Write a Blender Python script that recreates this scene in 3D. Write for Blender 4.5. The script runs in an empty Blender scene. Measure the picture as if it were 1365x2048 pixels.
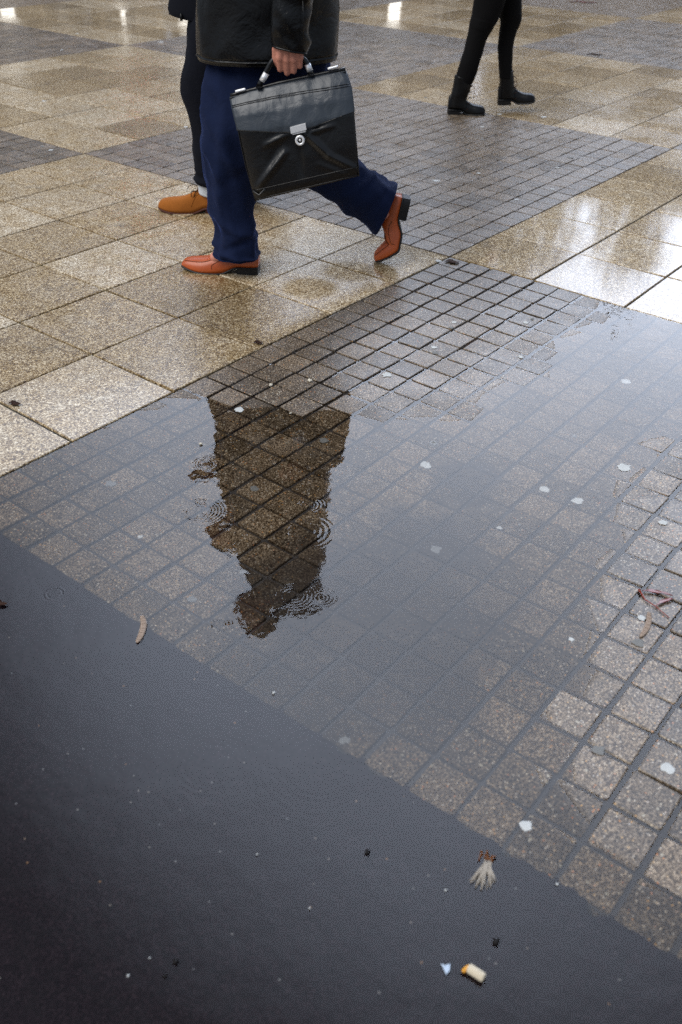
import bpy, bmesh, math, random
import numpy as np
from mathutils import Vector, Matrix, noise
random.seed(7)
sc = bpy.context.scene
COL = sc.collection
PI = math.pi

# ------------------------------------------------------------------ camera
T = 0.37                                    # slab pitch in metres
FPX = 1906.085 * 1.0                        # focal length in photo pixels (photo is 1365 x 2048)
PITCH, ROLL, YAW = 0.612646, 0.0263111, -0.916123
CAMLOC = Vector((-8.5017 * T, -5.15631 * T, 3.5968 * T))
_F = Vector((-math.sin(YAW) * math.cos(PITCH), math.cos(YAW) * math.cos(PITCH), -math.sin(PITCH)))
_r0 = Vector((math.cos(YAW), math.sin(YAW), 0)); _u0 = _r0.cross(_F)
_R = _r0 * math.cos(ROLL) + _u0 * math.sin(ROLL)
_U = -_r0 * math.sin(ROLL) + _u0 * math.cos(ROLL)
cam_d = bpy.data.cameras.new('camera'); cam = bpy.data.objects.new('camera', cam_d); COL.objects.link(cam)
M = Matrix((( _R.x, _U.x, -_F.x), (_R.y, _U.y, -_F.y), (_R.z, _U.z, -_F.z))).to_4x4()
M.translation = CAMLOC
cam.matrix_world = M
cam_d.sensor_fit = 'HORIZONTAL'; cam_d.sensor_width = 24.0
cam_d.lens = FPX / 1365 * 24.0
cam_d.clip_start = 0.05; cam_d.clip_end = 600
cam_d.dof.use_dof = True; cam_d.dof.focus_distance = 3.0; cam_d.dof.aperture_fstop = 4.0
sc.camera = cam

# ------------------------------------------------------------------ world, sun, exposure
SUN_AZ = math.atan2(_F.y, _F.x) - math.radians(12)     # the bright part of the overcast, ahead of the camera
SUN_EL = math.radians(33)
world = bpy.data.worlds.new('World'); sc.world = world; world.use_nodes = True
nt = world.node_tree; nt.nodes.clear()
wo = nt.nodes.new('ShaderNodeOutputWorld')
sky = nt.nodes.new('ShaderNodeTexSky'); sky.sky_type = 'NISHITA'; sky.sun_disc = False
sky.sun_elevation = SUN_EL; sky.sun_rotation = math.radians(90) - SUN_AZ
bgs = nt.nodes.new('ShaderNodeBackground'); bgs.inputs[1].default_value = 0.10
nt.links.new(sky.outputs[0], bgs.inputs[0])
tc = nt.nodes.new('ShaderNodeTexCoord')
dv = nt.nodes.new('ShaderNodeVectorMath'); dv.operation = 'NORMALIZE'; nt.links.new(tc.outputs['Generated'], dv.inputs[0])
dp = nt.nodes.new('ShaderNodeVectorMath'); dp.operation = 'DOT_PRODUCT'; nt.links.new(dv.outputs[0], dp.inputs[0])
dp.inputs[1].default_value = (math.cos(SUN_AZ) * math.cos(SUN_EL), math.sin(SUN_AZ) * math.cos(SUN_EL), math.sin(SUN_EL))
gl = nt.nodes.new('ShaderNodeMapRange'); gl.interpolation_type = 'SMOOTHSTEP'
nt.links.new(dp.outputs['Value'], gl.inputs[0])
gl.inputs[1].default_value = 0.80; gl.inputs[2].default_value = 0.985; gl.inputs[3].default_value = 0.24; gl.inputs[4].default_value = 3.3
ns = nt.nodes.new('ShaderNodeTexNoise'); ns.inputs['Scale'].default_value = 2.2; ns.inputs['Detail'].default_value = 5
nt.links.new(dv.outputs[0], ns.inputs['Vector'])
nm = nt.nodes.new('ShaderNodeMapRange'); nt.links.new(ns.outputs[0], nm.inputs[0])
nm.inputs[1].default_value = 0.25; nm.inputs[2].default_value = 0.75; nm.inputs[3].default_value = 0.82; nm.inputs[4].default_value = 1.18
ml = nt.nodes.new('ShaderNodeMath'); ml.operation = 'MULTIPLY'
nt.links.new(gl.outputs[0], ml.inputs[0]); nt.links.new(nm.outputs[0], ml.inputs[1])
bgc = nt.nodes.new('ShaderNodeBackground'); bgc.inputs[0].default_value = (0.765, 0.875, 1.08, 1)
nt.links.new(ml.outputs[0], bgc.inputs[1])
mxw = nt.nodes.new('ShaderNodeMixShader'); mxw.inputs[0].default_value = 0.88
nt.links.new(bgs.outputs[0], mxw.inputs[1]); nt.links.new(bgc.outputs[0], mxw.inputs[2]); nt.links.new(mxw.outputs[0], wo.inputs[0])

sd = bpy.data.lights.new('sun', 'SUN'); sd.energy = 1.7; sd.angle = math.radians(50); sd.color = (1.0, 0.97, 0.92)
sun = bpy.data.objects.new('sun', sd); COL.objects.link(sun)
_az = math.atan2(-_R.y, -_R.x) + math.radians(35)       # light cloud to the left of and behind the camera
sun.rotation_euler = Vector((math.cos(_az) * math.cos(.9), math.sin(_az) * math.cos(.9), math.sin(.9))).to_track_quat('Z', 'Y').to_euler()

sc.view_settings.view_transform = 'Standard'; sc.view_settings.look = 'None'
sc.view_settings.exposure = 0.75; sc.view_settings.gamma = 1.0; sc.view_settings.use_curve_mapping = False
sc.render.engine = 'CYCLES'
sc.cycles.max_bounces = 5; sc.cycles.diffuse_bounces = 2; sc.cycles.glossy_bounces = 3; sc.cycles.transparent_max_bounces = 6
sc.cycles.use_denoising = False

# ------------------------------------------------------------------ pixel helpers (photo pixels to places in the scene)
def ray(x, y):
    return _F * FPX + _R * (x - 682.5) - _U * (y - 1024)
def gnd(x, y, z=0.0):
    d = ray(x, y); t = (z - CAMLOC.z) / d.z
    return CAMLOC + d * t
RH = Vector((_R.x, _R.y, 0)).normalized(); NH = Vector((_F.x, _F.y, 0)).normalized()
def proj(p):
    v = Vector(p) - CAMLOC; z = v.dot(_F)
    if z < 0.05: return None
    return (682.5 + FPX * v.dot(_R) / z, 1024 - FPX * v.dot(_U) / z, z)
class Frame:
    """walker's own frame: u along the picture, v away from the camera, z up, origin on the ground"""
    def __init__(s, x, y):
        s.o = gnd(x, y); s.rz = math.atan2(RH.y, RH.x)
    def q(s, x, y, v=0.0, refl=False):
        d = ray(x, y); t = (s.o + NH * v - CAMLOC).dot(NH) / d.dot(NH); X = CAMLOC + d * t
        return Vector(((X - s.o).dot(RH), v, -X.z if refl else X.z))

# ------------------------------------------------------------------ object helpers
def obj(name, me, mat=None, parent=None, smooth=False):
    o = bpy.data.objects.new(name, me); COL.objects.link(o)
    if mat is not None and len(me.materials) == 0: me.materials.append(mat)
    if smooth:
        me.polygons.foreach_set('use_smooth', [True] * len(me.polygons))
    if parent is not None: o.parent = parent
    return o
def tag(o, label=None, cat=None, group=None, kind=None):
    if label: o['label'] = label
    if cat: o['category'] = cat
    if group: o['group'] = group
    if kind: o['kind'] = kind
    return o
def empty(name, loc=(0, 0, 0), rz=0):
    o = bpy.data.objects.new(name, None); COL.objects.link(o); o.location = loc; o.rotation_euler = (0, 0, rz)
    o.empty_display_size = 0.1
    return o
class MB:
    def __init__(s): s.v = []; s.f = []
    def add(s, vs, fs):
        n = len(s.v); s.v += [tuple(p) for p in vs]; s.f += [tuple(i + n for i in f) for f in fs]
        return s
    def box(s, a, b):
        x0, y0, z0 = a; x1, y1, z1 = b
        return s.add([(x0,y0,z0),(x1,y0,z0),(x1,y1,z0),(x0,y1,z0),(x0,y0,z1),(x1,y0,z1),(x1,y1,z1),(x0,y1,z1)],
                     [(0,3,2,1),(4,5,6,7),(0,1,5,4),(1,2,6,5),(2,3,7,6),(3,0,4,7)])
    def rings(s, rings, cap=True):
        m = len(rings); n = len(rings[0]); vs = [p for r in rings for p in r]; fs = []
        for i in range(m - 1):
            for j in range(n):
                fs.append((i*n+j, i*n+(j+1) % n, (i+1)*n+(j+1) % n, (i+1)*n+j))
        if cap:
            fs.append(tuple(reversed(range(n)))); fs.append(tuple(range((m-1)*n, m*n)))
        return s.add(vs, fs)
    def tube(s, pts, r, n=10, cap=True):
        pts = [Vector(p) for p in pts]; rs = r if isinstance(r, (list, tuple)) else [r] * len(pts); rings = []
        up = None
        for i, p in enumerate(pts):
            d = (pts[min(i+1, len(pts)-1)] - pts[max(i-1, 0)]).normalized()
            if up is None:
                up = d.orthogonal().normalized()
            a = (up - d * up.dot(d)).normalized(); up = a; b = d.cross(a)
            rings.append([p + (a * math.cos(2*PI*k/n) + b * math.sin(2*PI*k/n)) * rs[i] for k in range(n)])
        return s.rings(rings, cap)
    def capsule(s, p0, p1, r0, r1, n=16):
        p0 = Vector(p0); p1 = Vector(p1); d = (p1 - p0); L = d.length; d = d / max(L, 1e-6)
        pts = []; rs = []
        for k in range(5):
            a = -PI/2 + (k + .35) * (PI/2) / 5; pts.append(p0 + d * math.sin(a) * r0); rs.append(r0 * math.cos(a))
        pts += [p0.lerp(p1, t) for t in (0, .25, .5, .75, 1)]; rs += [r0 + (r1 - r0) * t for t in (0, .25, .5, .75, 1)]
        for k in range(5):
            a = (k + .65) * (PI/2) / 5; pts.append(p1 + d * math.sin(a) * r1); rs.append(r1 * math.cos(a))
        return s.tube(pts, rs, n)
    def mesh(s, name='mesh'):
        me = bpy.data.meshes.new(name); me.from_pydata(s.v, [], s.f); me.update(); me.validate()
        bm = bmesh.new(); bm.from_mesh(me); bmesh.ops.recalc_face_normals(bm, faces=bm.faces); bm.to_mesh(me); bm.free()
        return me
    def build(s, name, mat, parent=None, smooth=True):
        return obj(name, s.mesh(name), mat, parent, smooth)
def catmull(P, m):
    P = np.array(P, float); n = len(P)
    t = np.linspace(0, n - 1, m); i = np.clip(t.astype(int), 0, n - 2); f = (t - i)[:, None]
    p1 = P[i]; p2 = P[i+1]; p0 = np.where((i > 0)[:, None], P[np.maximum(i-1, 0)], 2*p1 - p2)
    p3 = np.where((i < n-2)[:, None], P[np.minimum(i+2, n-1)], 2*p2 - p1)
    return 0.5 * ((2*p1) + (-p0+p2)*f + (2*p0-5*p1+4*p2-p3)*f*f + (-p0+3*p1-3*p2+p3)*f**3)

# ------------------------------------------------------------------ materials
class NT:
    def __init__(s, name):
        s.m = bpy.data.materials.new(name); s.m.use_nodes = True; s.t = s.m.node_tree
        s.t.nodes.clear(); s.out = s.t.nodes.new('ShaderNodeOutputMaterial')
    def n(s, typ, **kw):
        x = s.t.nodes.new('ShaderNode' + typ)
        for k, v in kw.items():
            if hasattr(x, k) and k not in ('inputs',): setattr(x, k, v)
        return x
    def link(s, a, b): s.t.links.new(a, b)
    def val(s, sock, v):
        if hasattr(v, 'is_linked') or isinstance(v, bpy.types.NodeSocket): s.link(v, sock)
        else: sock.default_value = v
    def math(s, op, a, b=0.0, c=None, clamp=False):
        x = s.n('Math'); x.operation = op; x.use_clamp = clamp; s.val(x.inputs[0], a); s.val(x.inputs[1], b)
        if c is not None: s.val(x.inputs[2], c)
        return x.outputs[0]
    def noise(s, vec, scale, detail=3, rough=0.5, dist=0.0):
        x = s.n('TexNoise'); s.link(vec, x.inputs['Vector']); x.inputs['Scale'].default_value = scale
        x.inputs['Detail'].default_value = detail; x.inputs['Roughness'].default_value = rough; x.inputs['Distortion'].default_value = dist
        return x.outputs[0]
    def vor(s, vec, scale, feature='F1'):
        x = s.n('TexVoronoi'); x.feature = feature; s.link(vec, x.inputs['Vector']); x.inputs['Scale'].default_value = scale
        return x
    def rng(s, v, a, b, c=0.0, d=1.0, smooth=True):
        x = s.n('MapRange'); x.interpolation_type = 'SMOOTHSTEP' if smooth else 'LINEAR'
        s.val(x.inputs[0], v); x.inputs[1].default_value = a; x.inputs[2].default_value = b
        s.val(x.inputs[3], c); s.val(x.inputs[4], d); return x.outputs[0]
    def ramp(s, v, stops):
        x = s.n('ValToRGB'); s.link(v, x.inputs[0]); e = x.color_ramp.elements
        while len(e) < len(stops): e.new(0.5)
        for i, (p, c) in enumerate(stops): e[i].position = p; e[i].color = (*c, 1)
        return x.outputs[0]
    def mix(s, f, a, b, mode='MIX'):
        x = s.n('Mix'); x.data_type = 'RGBA'; x.blend_type = mode
        s.val(x.inputs[0], f)
        for sock, v in ((x.inputs[6], a), (x.inputs[7], b)):
            if isinstance(v, tuple): sock.default_value = (*v[:3], 1)
            else: s.link(v, sock)
        return x.outputs[2]
    def bump(s, h, strength, dist, normal=None):
        x = s.n('Bump'); s.link(h, x.inputs['Height']); s.val(x.inputs['Strength'], strength); s.val(x.inputs['Distance'], dist)
        if normal is not None: s.link(normal, x.inputs['Normal'])
        return x.outputs[0]
    def pos(s): return s.n('NewGeometry').outputs['Position']
    def objc(s): return s.n('TexCoord').outputs['Object']
    def scale(s, v, sc3):
        x = s.n('VectorMath'); x.operation = 'MULTIPLY'; s.link(v, x.inputs[0]); x.inputs[1].default_value = sc3; return x.outputs[0]
    def princ(s, **kw):
        b = s.n('BsdfPrincipled')
        for k, v in kw.items():
            key = k.replace('_', ' ')
            key = {'Base Color': 'Base Color'}.get(key, key)
            if isinstance(v, tuple): b.inputs[key].default_value = (*v[:3], 1) if len(v) == 3 and 'Color' in key or 'Tint' in key else v
            else: s.val(b.inputs[key], v)
        s.link(b.outputs[0], s.out.inputs[0]); return b
def simple(name, col, rough=0.5, metal=0.0, bump=None, var=0.15, **kw):
    t = NT(name); p = t.objc()
    n = t.noise(p, 18, 4, .6)
    c = t.mix(t.math('MULTIPLY', n, 1.0), tuple(x * (1 - var) for x in col), tuple(min(1, x * (1 + var)) for x in col))
    a = dict(Base_Color=c, Roughness=rough, Metallic=metal); a.update(kw)
    b = t.princ(**a)
    if bump:
        sc_, st, d = bump
        t.link(t.bump(t.noise(p, sc_, 4, .6), st, d), b.inputs['Normal'])
    return t.m

def make_sett_mat(name, wet):
    t = NT(name); p = t.pos()
    rnd = t.n('ObjectInfo').outputs['Random']
    fine = t.noise(p, 250, 3, .75); mid = t.noise(p, 36, 4, .6); big = t.noise(p, 5, 4, .6); huge = t.noise(p, 1.1, 3, .6)
    base = t.ramp(fine, [(0.38, (0.011, 0.0062, 0.0026)), (0.5, (0.080, 0.053, 0.030)), (0.62, (0.29, 0.225, 0.155))])
    tone = t.rng(t.math('ADD', t.math('MULTIPLY', rnd, .35), t.math('MULTIPLY', mid, .8)), .25, .95, .55, 1.5)
    base = t.mix(1.0, base, t.mix(tone, (0, 0, 0), (1, 1, 1)), 'MULTIPLY') if False else base
    sc_ = t.n('VectorMath'); sc_.operation = 'SCALE'; t.link(base, sc_.inputs[0]); t.link(tone, sc_.inputs['Scale']); base = sc_.outputs[0]
    v1 = t.vor(p, 185); sp = t.math('LESS_THAN', v1.outputs['Distance'], .30)
    sx = t.n('SeparateColor'); t.link(v1.outputs['Color'], sx.inputs[0])
    pick = t.math('MULTIPLY', t.math('GREATER_THAN', sx.outputs[0], .74), sp)
    spc = t.ramp(sx.outputs[1], [(0.0, (.45, .42, .38)), (0.45, (.6, .52, .40)), (0.72, (.55, .32, .10)), (0.9, (.55, .18, .04)), (1.0, (.65, .62, .55))])
    base = t.mix(t.math('MULTIPLY', pick, .85), base, spc)
    v2 = t.vor(p, 75); s2 = t.n('SeparateColor'); t.link(v2.outputs['Color'], s2.inputs[0])
    pk2 = t.math('MULTIPLY', t.math('GREATER_THAN', s2.outputs[0], .93), t.math('LESS_THAN', v2.outputs['Distance'], .22))
    base = t.mix(t.math('MULTIPLY', pk2, .8), base, (.38, .34, .26))
    # silt lying over the setts in the middle of the puddle
    wp = t.n('VectorMath'); wp.operation = 'ADD'; t.link(p, wp.inputs[0])
    nz = t.n('TexNoise'); nz.inputs['Scale'].default_value = 7; nz.inputs['Detail'].default_value = 5; nz.inputs['Roughness'].default_value = .65; t.link(p, nz.inputs['Vector'])
    nzs = t.n('VectorMath'); nzs.operation = 'SCALE'; t.link(nz.outputs['Color'], nzs.inputs[0]); nzs.inputs['Scale'].default_value = .34; t.link(nzs.outputs[0], wp.inputs[1])
    silt = None
    for (px, py, rad) in ((760, 1200, .36), (610, 1390, .22), (860, 1080, .22), (950, 960, .13), (700, 1330, .30), (850, 1330, .18)):
        c = gnd(px, py)
        dd = t.n('VectorMath'); dd.operation = 'DISTANCE'; t.link(wp.outputs[0], dd.inputs[0]); dd.inputs[1].default_value = (c.x + .17, c.y + .17, .17)
        mk = t.rng(dd.outputs['Value'], rad * .45, rad * 1.15, 1.0, 0.0)
        silt = mk if silt is None else t.math('MAXIMUM', silt, mk)
    sn = t.rng(t.noise(p, 60, 4, .7), .35, .75, .75, 1.0)
    silt = t.math('MULTIPLY', silt, sn)
    siltcol = t.mix(mid, (.022, .018, .017), (.040, .034, .032))
    base = t.mix(t.math('MULTIPLY', silt, .93), base, siltcol)
    h = t.math('ADD', t.math('MULTIPLY', fine, 1.0), t.math('MULTIPLY', mid, 1.5))
    nb = t.bump(h, .55, .0016)
    cb = t.bump(t.math('ADD', fine, t.math('MULTIPLY', mid, 1.6)), .16, .0010)
    rg = t.rng(big, .3, .7, .26, .42)
    zz = t.n('SeparateXYZ'); t.link(p, zz.inputs[0]); dry = t.rng(zz.outputs[2], -.0003, .0003)
    b = t.princ(Base_Color=base, Roughness=.75, Coat_Weight=dry, Coat_IOR=1.46, Coat_Roughness=rg)
    t.link(t.math('MULTIPLY', dry, .2), b.inputs['Specular IOR Level'])
    t.link(nb, b.inputs['Normal']); t.link(cb, b.inputs['Coat Normal'])
    return t.m

def make_slab_mat():
    t = NT('wet_granite_slab'); p = t.pos()
    rnd = t.n('ObjectInfo').outputs['Random']
    fine = t.noise(p, 210, 3, .65, .8); f2 = t.noise(p, 105, 3, .6, 1.0); mid = t.noise(p, 13, 4, .6); big = t.noise(p, 2.6, 4, .55)
    g = t.math('ADD', t.math('MULTIPLY', fine, .6), t.math('MULTIPLY', f2, .4))
    a = t.ramp(g, [(0.40, (0.045, 0.020, 0.005)), (0.47, (0.17, 0.098, 0.030)), (0.53, (0.40, 0.275, 0.120)), (0.60, (0.80, 0.67, 0.46))])
    c2 = t.ramp(g, [(0.40, (0.11, 0.070, 0.032)), (0.47, (0.28, 0.21, 0.125)), (0.53, (0.48, 0.405, 0.29)), (0.60, (0.80, 0.74, 0.62))])
    mm = t.rng(t.math('ADD', t.math('MULTIPLY', mid, .7), t.math('MULTIPLY', rnd, .35)), .42, .88)
    base = t.mix(mm, a, c2)
    sv = t.n('VectorMath'); sv.operation = 'SCALE'; t.link(base, sv.inputs[0]); t.link(t.rng(t.math('ADD', t.math('MULTIPLY', rnd, .6), t.math('MULTIPLY', big, .7)), .25, .95, .62, 1.18, False), sv.inputs['Scale']); base = sv.outputs[0]
    st = t.rng(t.noise(p, 7, 5, .7), .58, .74, 0, .6)
    base = t.mix(st, base, (.07, .05, .03))
    # films of standing water
    film = t.rng(t.noise(t.scale(p, (1, 1, 1)), 3.1, 5, .62), .46, .60)
    pools = None
    for (px, py, rad, k) in ((1250, 450, 1.5, 1), (1330, 560, 1.2, 1), (1080, 545, .5, 1), (620, 580, .16, 1), (700, 545, .16, .9),
                             (120, 830, .55, .8), (60, 900, .5, .8), (300, 770, .30, .5), (960, 170, .8, .8), (880, 190, .6, .7), (350, 75, 1.0, .9), (230, 40, 1.0, 1), (60, 20, .8, 1), (800, 20, 1.4, 1), (1000, 60, .9, .9), (1100, 150, .8, .8)):
        c = gnd(px, py)
        dd = t.n('VectorMath'); dd.operation = 'DISTANCE'; t.link(p, dd.inputs[0]); dd.inputs[1].default_value = (c.x, c.y, 0)
        mk = t.rng(dd.outputs['Value'], rad * .4, rad * 1.2, k, 0.0)
        pools = mk if pools is None else t.math('MAXIMUM', pools, mk)
    film = t.math('MAXIMUM', t.math('MULTIPLY', film, .55), pools)
    hb = t.math('ADD', g, t.math('MULTIPLY', mid, .6))
    nb = t.bump(hb, .8, .0022)
    cb = t.bump(g, t.rng(film, 0, 1, .30, .012, False), .0040)
    b = t.princ(Base_Color=base, Roughness=.7, Coat_Weight=1.0, Coat_IOR=1.5, Coat_Roughness=t.rng(film, 0, 1, .17, .06, False))
    b.inputs['Specular IOR Level'].default_value = .25
    t.link(nb, b.inputs['Normal']); t.link(cb, b.inputs['Coat Normal'])
    return t.m

def make_filler_mat(name, c0, c1, moss):
    t = NT(name); p = t.pos()
    n1 = t.noise(p, 70, 4, .7); n2 = t.noise(p, 6, 4, .6)
    base = t.mix(n1, c0, c1)
    if moss:
        base = t.mix(t.rng(n2, .52, .66, 0, .9), base, (.03, .05, .012))
    base = t.mix(t.rng(t.noise(p, 260, 2, .5), .62, .7, 0, .6), base, (.12, .10, .07))
    b = t.princ(Base_Color=base, Roughness=.6, Coat_Weight=.25, Coat_Roughness=.25, Coat_IOR=1.33)
    t.link(t.bump(t.noise(p, 300, 3, .7), .8, .002), b.inputs['Normal'])
    return t.m

def make_asphalt_mat():
    t = NT('wet_asphalt'); p = t.pos()
    f = t.noise(p, 210, 4, .8); m = t.noise(p, 30, 5, .65); big = t.noise(p, 3, 4, .6)
    base = t.ramp(f, [(.36, (.0020, .0010, .0016)), (.52, (.0130, .0062, .0092)), (.66, (.046, .030, .037))])
    base = t.mix(t.rng(m, .4, .7, 0, .5), base, (.012, .009, .0105))
    v = t.vor(p, 120); s = t.n('SeparateColor'); t.link(v.outputs['Color'], s.inputs[0])
    pk = t.math('MULTIPLY', t.math('GREATER_THAN', s.outputs[0], .98), t.math('LESS_THAN', v.outputs['Distance'], .20))
    base = t.mix(t.math('MULTIPLY', pk, .9), base, t.ramp(s.outputs[1], [(0, (.25, .27, .30)), (.7, (.30, .28, .26)), (1, (.4, .22, .1))]))
    h = t.math('ADD', t.math('MULTIPLY', f, .5), t.math('ADD', t.math('MULTIPLY', m, 2.0), t.math('MULTIPLY', t.noise(p, 9, 3, .5), 6)))
    nb = t.bump(h, .8, .0035)
    zz = t.n('SeparateXYZ'); t.link(p, zz.inputs[0]); dry = t.rng(zz.outputs[2], -.0003, .0003)
    b = t.princ(Base_Color=base, Roughness=.7, Coat_Weight=dry, Coat_IOR=1.40, Coat_Roughness=.16)
    b.inputs['Specular IOR Level'].default_value = .05
    t.link(nb, b.inputs['Normal']); t.link(t.bump(h, .12, .0018), b.inputs['Coat Normal'])
    return t.m

# raindrop rings on the puddle: photo pixel, ring radius (m), ring spacing (m), strength
DROPS = [(302, 917, .013, .007, .9), (107, 1111, .016, .008, 1.1), (110, 1187, .018, .009, 1.3), (452, 1053, .014, .007, 1.0),
         (502, 1072, .012, .006, .9), (514, 1062, .010, .005, .7), (588, 1192, .036, .0085, 1.0), (612, 1062, .052, .014, 1.0),
         (400, 1022, .042, .008, 1.2), (412, 928, .026, .007, 1.0), (440, 1250, .020, .008, 1.0), (645, 1195, .026, .008, 1.1),
         (603, 925, .016, .008, .35), (618, 1010, .030, .009, 1.0), (352, 968, .008, .005, .6), (420, 1530, .060, .012, .13), (640, 1530, .10, .014, .16),
         (560, 1225, .020, .007, .7)]
def make_water_mat():
    t = NT('puddle_water'); p = t.pos()
    tot = None
    for (px, py, R0, lam, amp) in DROPS:
        c = gnd(px, py)
        dd = t.n('VectorMath'); dd.operation = 'DISTANCE'; t.link(p, dd.inputs[0]); dd.inputs[1].default_value = (c.x, c.y, 0)
        r = dd.outputs['Value']
        sn = t.math('SINE', t.math('MULTIPLY', r, 2 * PI / lam))
        e = t.math('MULTIPLY', t.math('SUBTRACT', r, R0 * .85), 1 / (R0 * .42))
        ev = t.math('EXPONENT', t.math('MULTIPLY', t.math('MULTIPLY', e, e), -1.0))
        w = t.math('MULTIPLY', t.math('MULTIPLY', sn, ev), amp * lam / .008)
        tot = w if tot is None else t.math('ADD', tot, w)
    slow = t.noise(p, 16, 2, .5); quick = t.noise(p, 75, 2, .5)
    hgt = t.math('ADD', t.math('MULTIPLY', t.math('MULTIPLY', tot, t.rng(t.noise(p, 34, 2, .5), .38, .60, .08, .9)), .00012), t.math('ADD', t.math('MULTIPLY', slow, .00042), t.math('MULTIPLY', quick, .00006)))
    x = t.n('Bump'); x.inputs['Strength'].default_value = 1.0; x.inputs['Distance'].default_value = 1.0; t.link(hgt, x.inputs['Height'])
    fr = t.n('Fresnel'); fr.inputs['IOR'].default_value = 1.37; t.link(x.outputs[0], fr.inputs['Normal'])
    gs = t.n('BsdfGlossy'); gs.inputs['Roughness'].default_value = 0.015; gs.inputs['Color'].default_value = (1, 1, 1, 1); t.link(x.outputs[0], gs.inputs['Normal'])
    tr = t.n('BsdfTransparent'); tr.inputs['Color'].default_value = (.95, .94, .92, 1)
    mx = t.n('MixShader'); t.link(fr.outputs[0], mx.inputs[0]); t.link(tr.outputs[0], mx.inputs[1]); t.link(gs.outputs[0], mx.inputs[2])
    t.link(mx.outputs[0], t.out.inputs[0])
    return t.m

MAT = {}
MAT['sett'] = make_sett_mat('wet_sett_concrete', 1.0)
MAT['slab'] = make_slab_mat()
MAT['filler_s'] = make_filler_mat('sett_joint_mud', (.008, .004, .002), (.026, .015, .007), False)
MAT['filler_t'] = make_filler_mat('slab_joint_mud', (.010, .009, .006), (.030, .026, .016), True)
MAT['asphalt'] = make_asphalt_mat()
MAT['water'] = make_water_mat()

# ------------------------------------------------------------------ shape of the ground
SHORE = [(-260, 1075), (0, 938), (150, 870), (300, 806), (372, 792), (415, 797), (480, 812), (560, 822), (640, 820), (700, 816), (760, 836), (850, 842), (930, 824),
         (1000, 796), (1060, 748), (1110, 695), (1170, 640), (1230, 590), (1500, 660), (1500, 780), (1372, 830), (1300, 905), (1255, 1000), (1228, 1100), (1205, 1200), (1190, 1300),
         (1120, 1440), (1070, 1560), (1110, 1650), (1380, 1800), (1700, 1900), (1900, 2400), (-500, 2350), (-900, 1500)]
_SH = [(gnd(x, y).x, gnd(x, y).y) for x, y in SHORE]
def shore_sd(x, y):
    inside = False; best = 1e9; n = len(_SH)
    for i in range(n):
        x0, y0 = _SH[i]; x1, y1 = _SH[(i + 1) % n]
        dx, dy = x1 - x0, y1 - y0
        t = max(0, min(1, ((x - x0) * dx + (y - y0) * dy) / (dx * dx + dy * dy)))
        best = min(best, (x - x0 - t * dx) ** 2 + (y - y0 - t * dy) ** 2)
        if (y0 > y) != (y1 > y) and x < (x1 - x0) * (y - y0) / (y1 - y0) + x0: inside = not inside
    d = math.sqrt(best)
    return -d if inside else d
def G(x, y):
    d = shore_sd(x, y)
    h = max(-.013, min(.0045, d * .020))
    return h + .0012 * noise.noise(Vector((x * 3.1, y * 3.1, 0))) + .0006 * noise.noise(Vector((x * 11, y * 11, 3)))

NP = 23; SP = 6 * T / NP
def vis(p, m=60):
    q = proj(p)
    return q is not None and -m < q[0] < 1365 + m and -m < q[1] < 2048 + m

def sett_shape(w, d, var, rg):
    """worn concrete sett, top at z=0, worn corners and a soft edge"""
    def octo(hx, hy, c, z, j):
        P = [(hx - c, -hy), (hx, -hy + c), (hx, hy - c), (hx - c, hy), (-hx + c, hy), (-hx, hy - c), (-hx, -hy + c), (-hx + c, -hy)]
        return [(x + rg.uniform(-j, j), y + rg.uniform(-j, j), z + rg.uniform(-.0004, .0004)) for x, y in P]
    mb = MB()
    a = octo(w/2 - .0022, d/2 - .0022, .0030, 0, .0008); b = octo(w/2 - .0006, d/2 - .0006, .0030, -.0018, .0005); c = [(x, y, -.03) for x, y, z in b]
    vs = a + b + c; fs = [tuple(range(8))]
    for k in range(8):
        k2 = (k + 1) % 8
        fs.append((8 + k, 8 + k2, k2, k)); fs.append((16 + k, 16 + k2, 8 + k2, 8 + k))
    return vs, fs
def slab_shape(w, rg):
    vs = []
    for (hx, z) in ((w/2 - .0022, 0), (w/2, -.0022), (w/2, -.04)):
        vs += [(-hx + rg.uniform(-.0006, .0006), -hx, z), (hx, -hx + rg.uniform(-.0006, .0006), z), (hx, hx, z), (-hx, hx, z)]
    fs = [(0, 1, 2, 3)]
    for k in range(4):
        k2 = (k + 1) % 4
        fs.append((4 + k, 4 + k2, k2, k)); fs.append((8 + k, 8 + k2, 4 + k2, 4 + k))
    return vs, fs
rg = random.Random(3)
SETT_MESH = []
for i in range(14):
    vs, fs = sett_shape(SP - .0050 - (i % 3) * .0018, SP - .0062 - (i % 4) * .0014, i, rg)
    SETT_MESH.append(MB().add(vs, fs).mesh('sett_mesh')); SETT_MESH[-1].materials.append(MAT['sett'])
SETT_MESH_FAR = []
for i in range(8):
    vs, fs = sett_shape(SP - .0018 - (i % 2) * .0008, SP - .0030 - (i % 3) * .001, i, rg)
    SETT_MESH_FAR.append(MB().add(vs, fs).mesh('sett_mesh')); SETT_MESH_FAR[-1].materials.append(MAT['sett'])
SLAB_MESH = []
for i in range(6):
    vs, fs = slab_shape(T - .0072 - (i % 3) * .0008, rg)
    SLAB_MESH.append(MB().add(vs, fs).mesh('slab_mesh')); SLAB_MESH[-1].materials.append(MAT['slab'])

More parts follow.
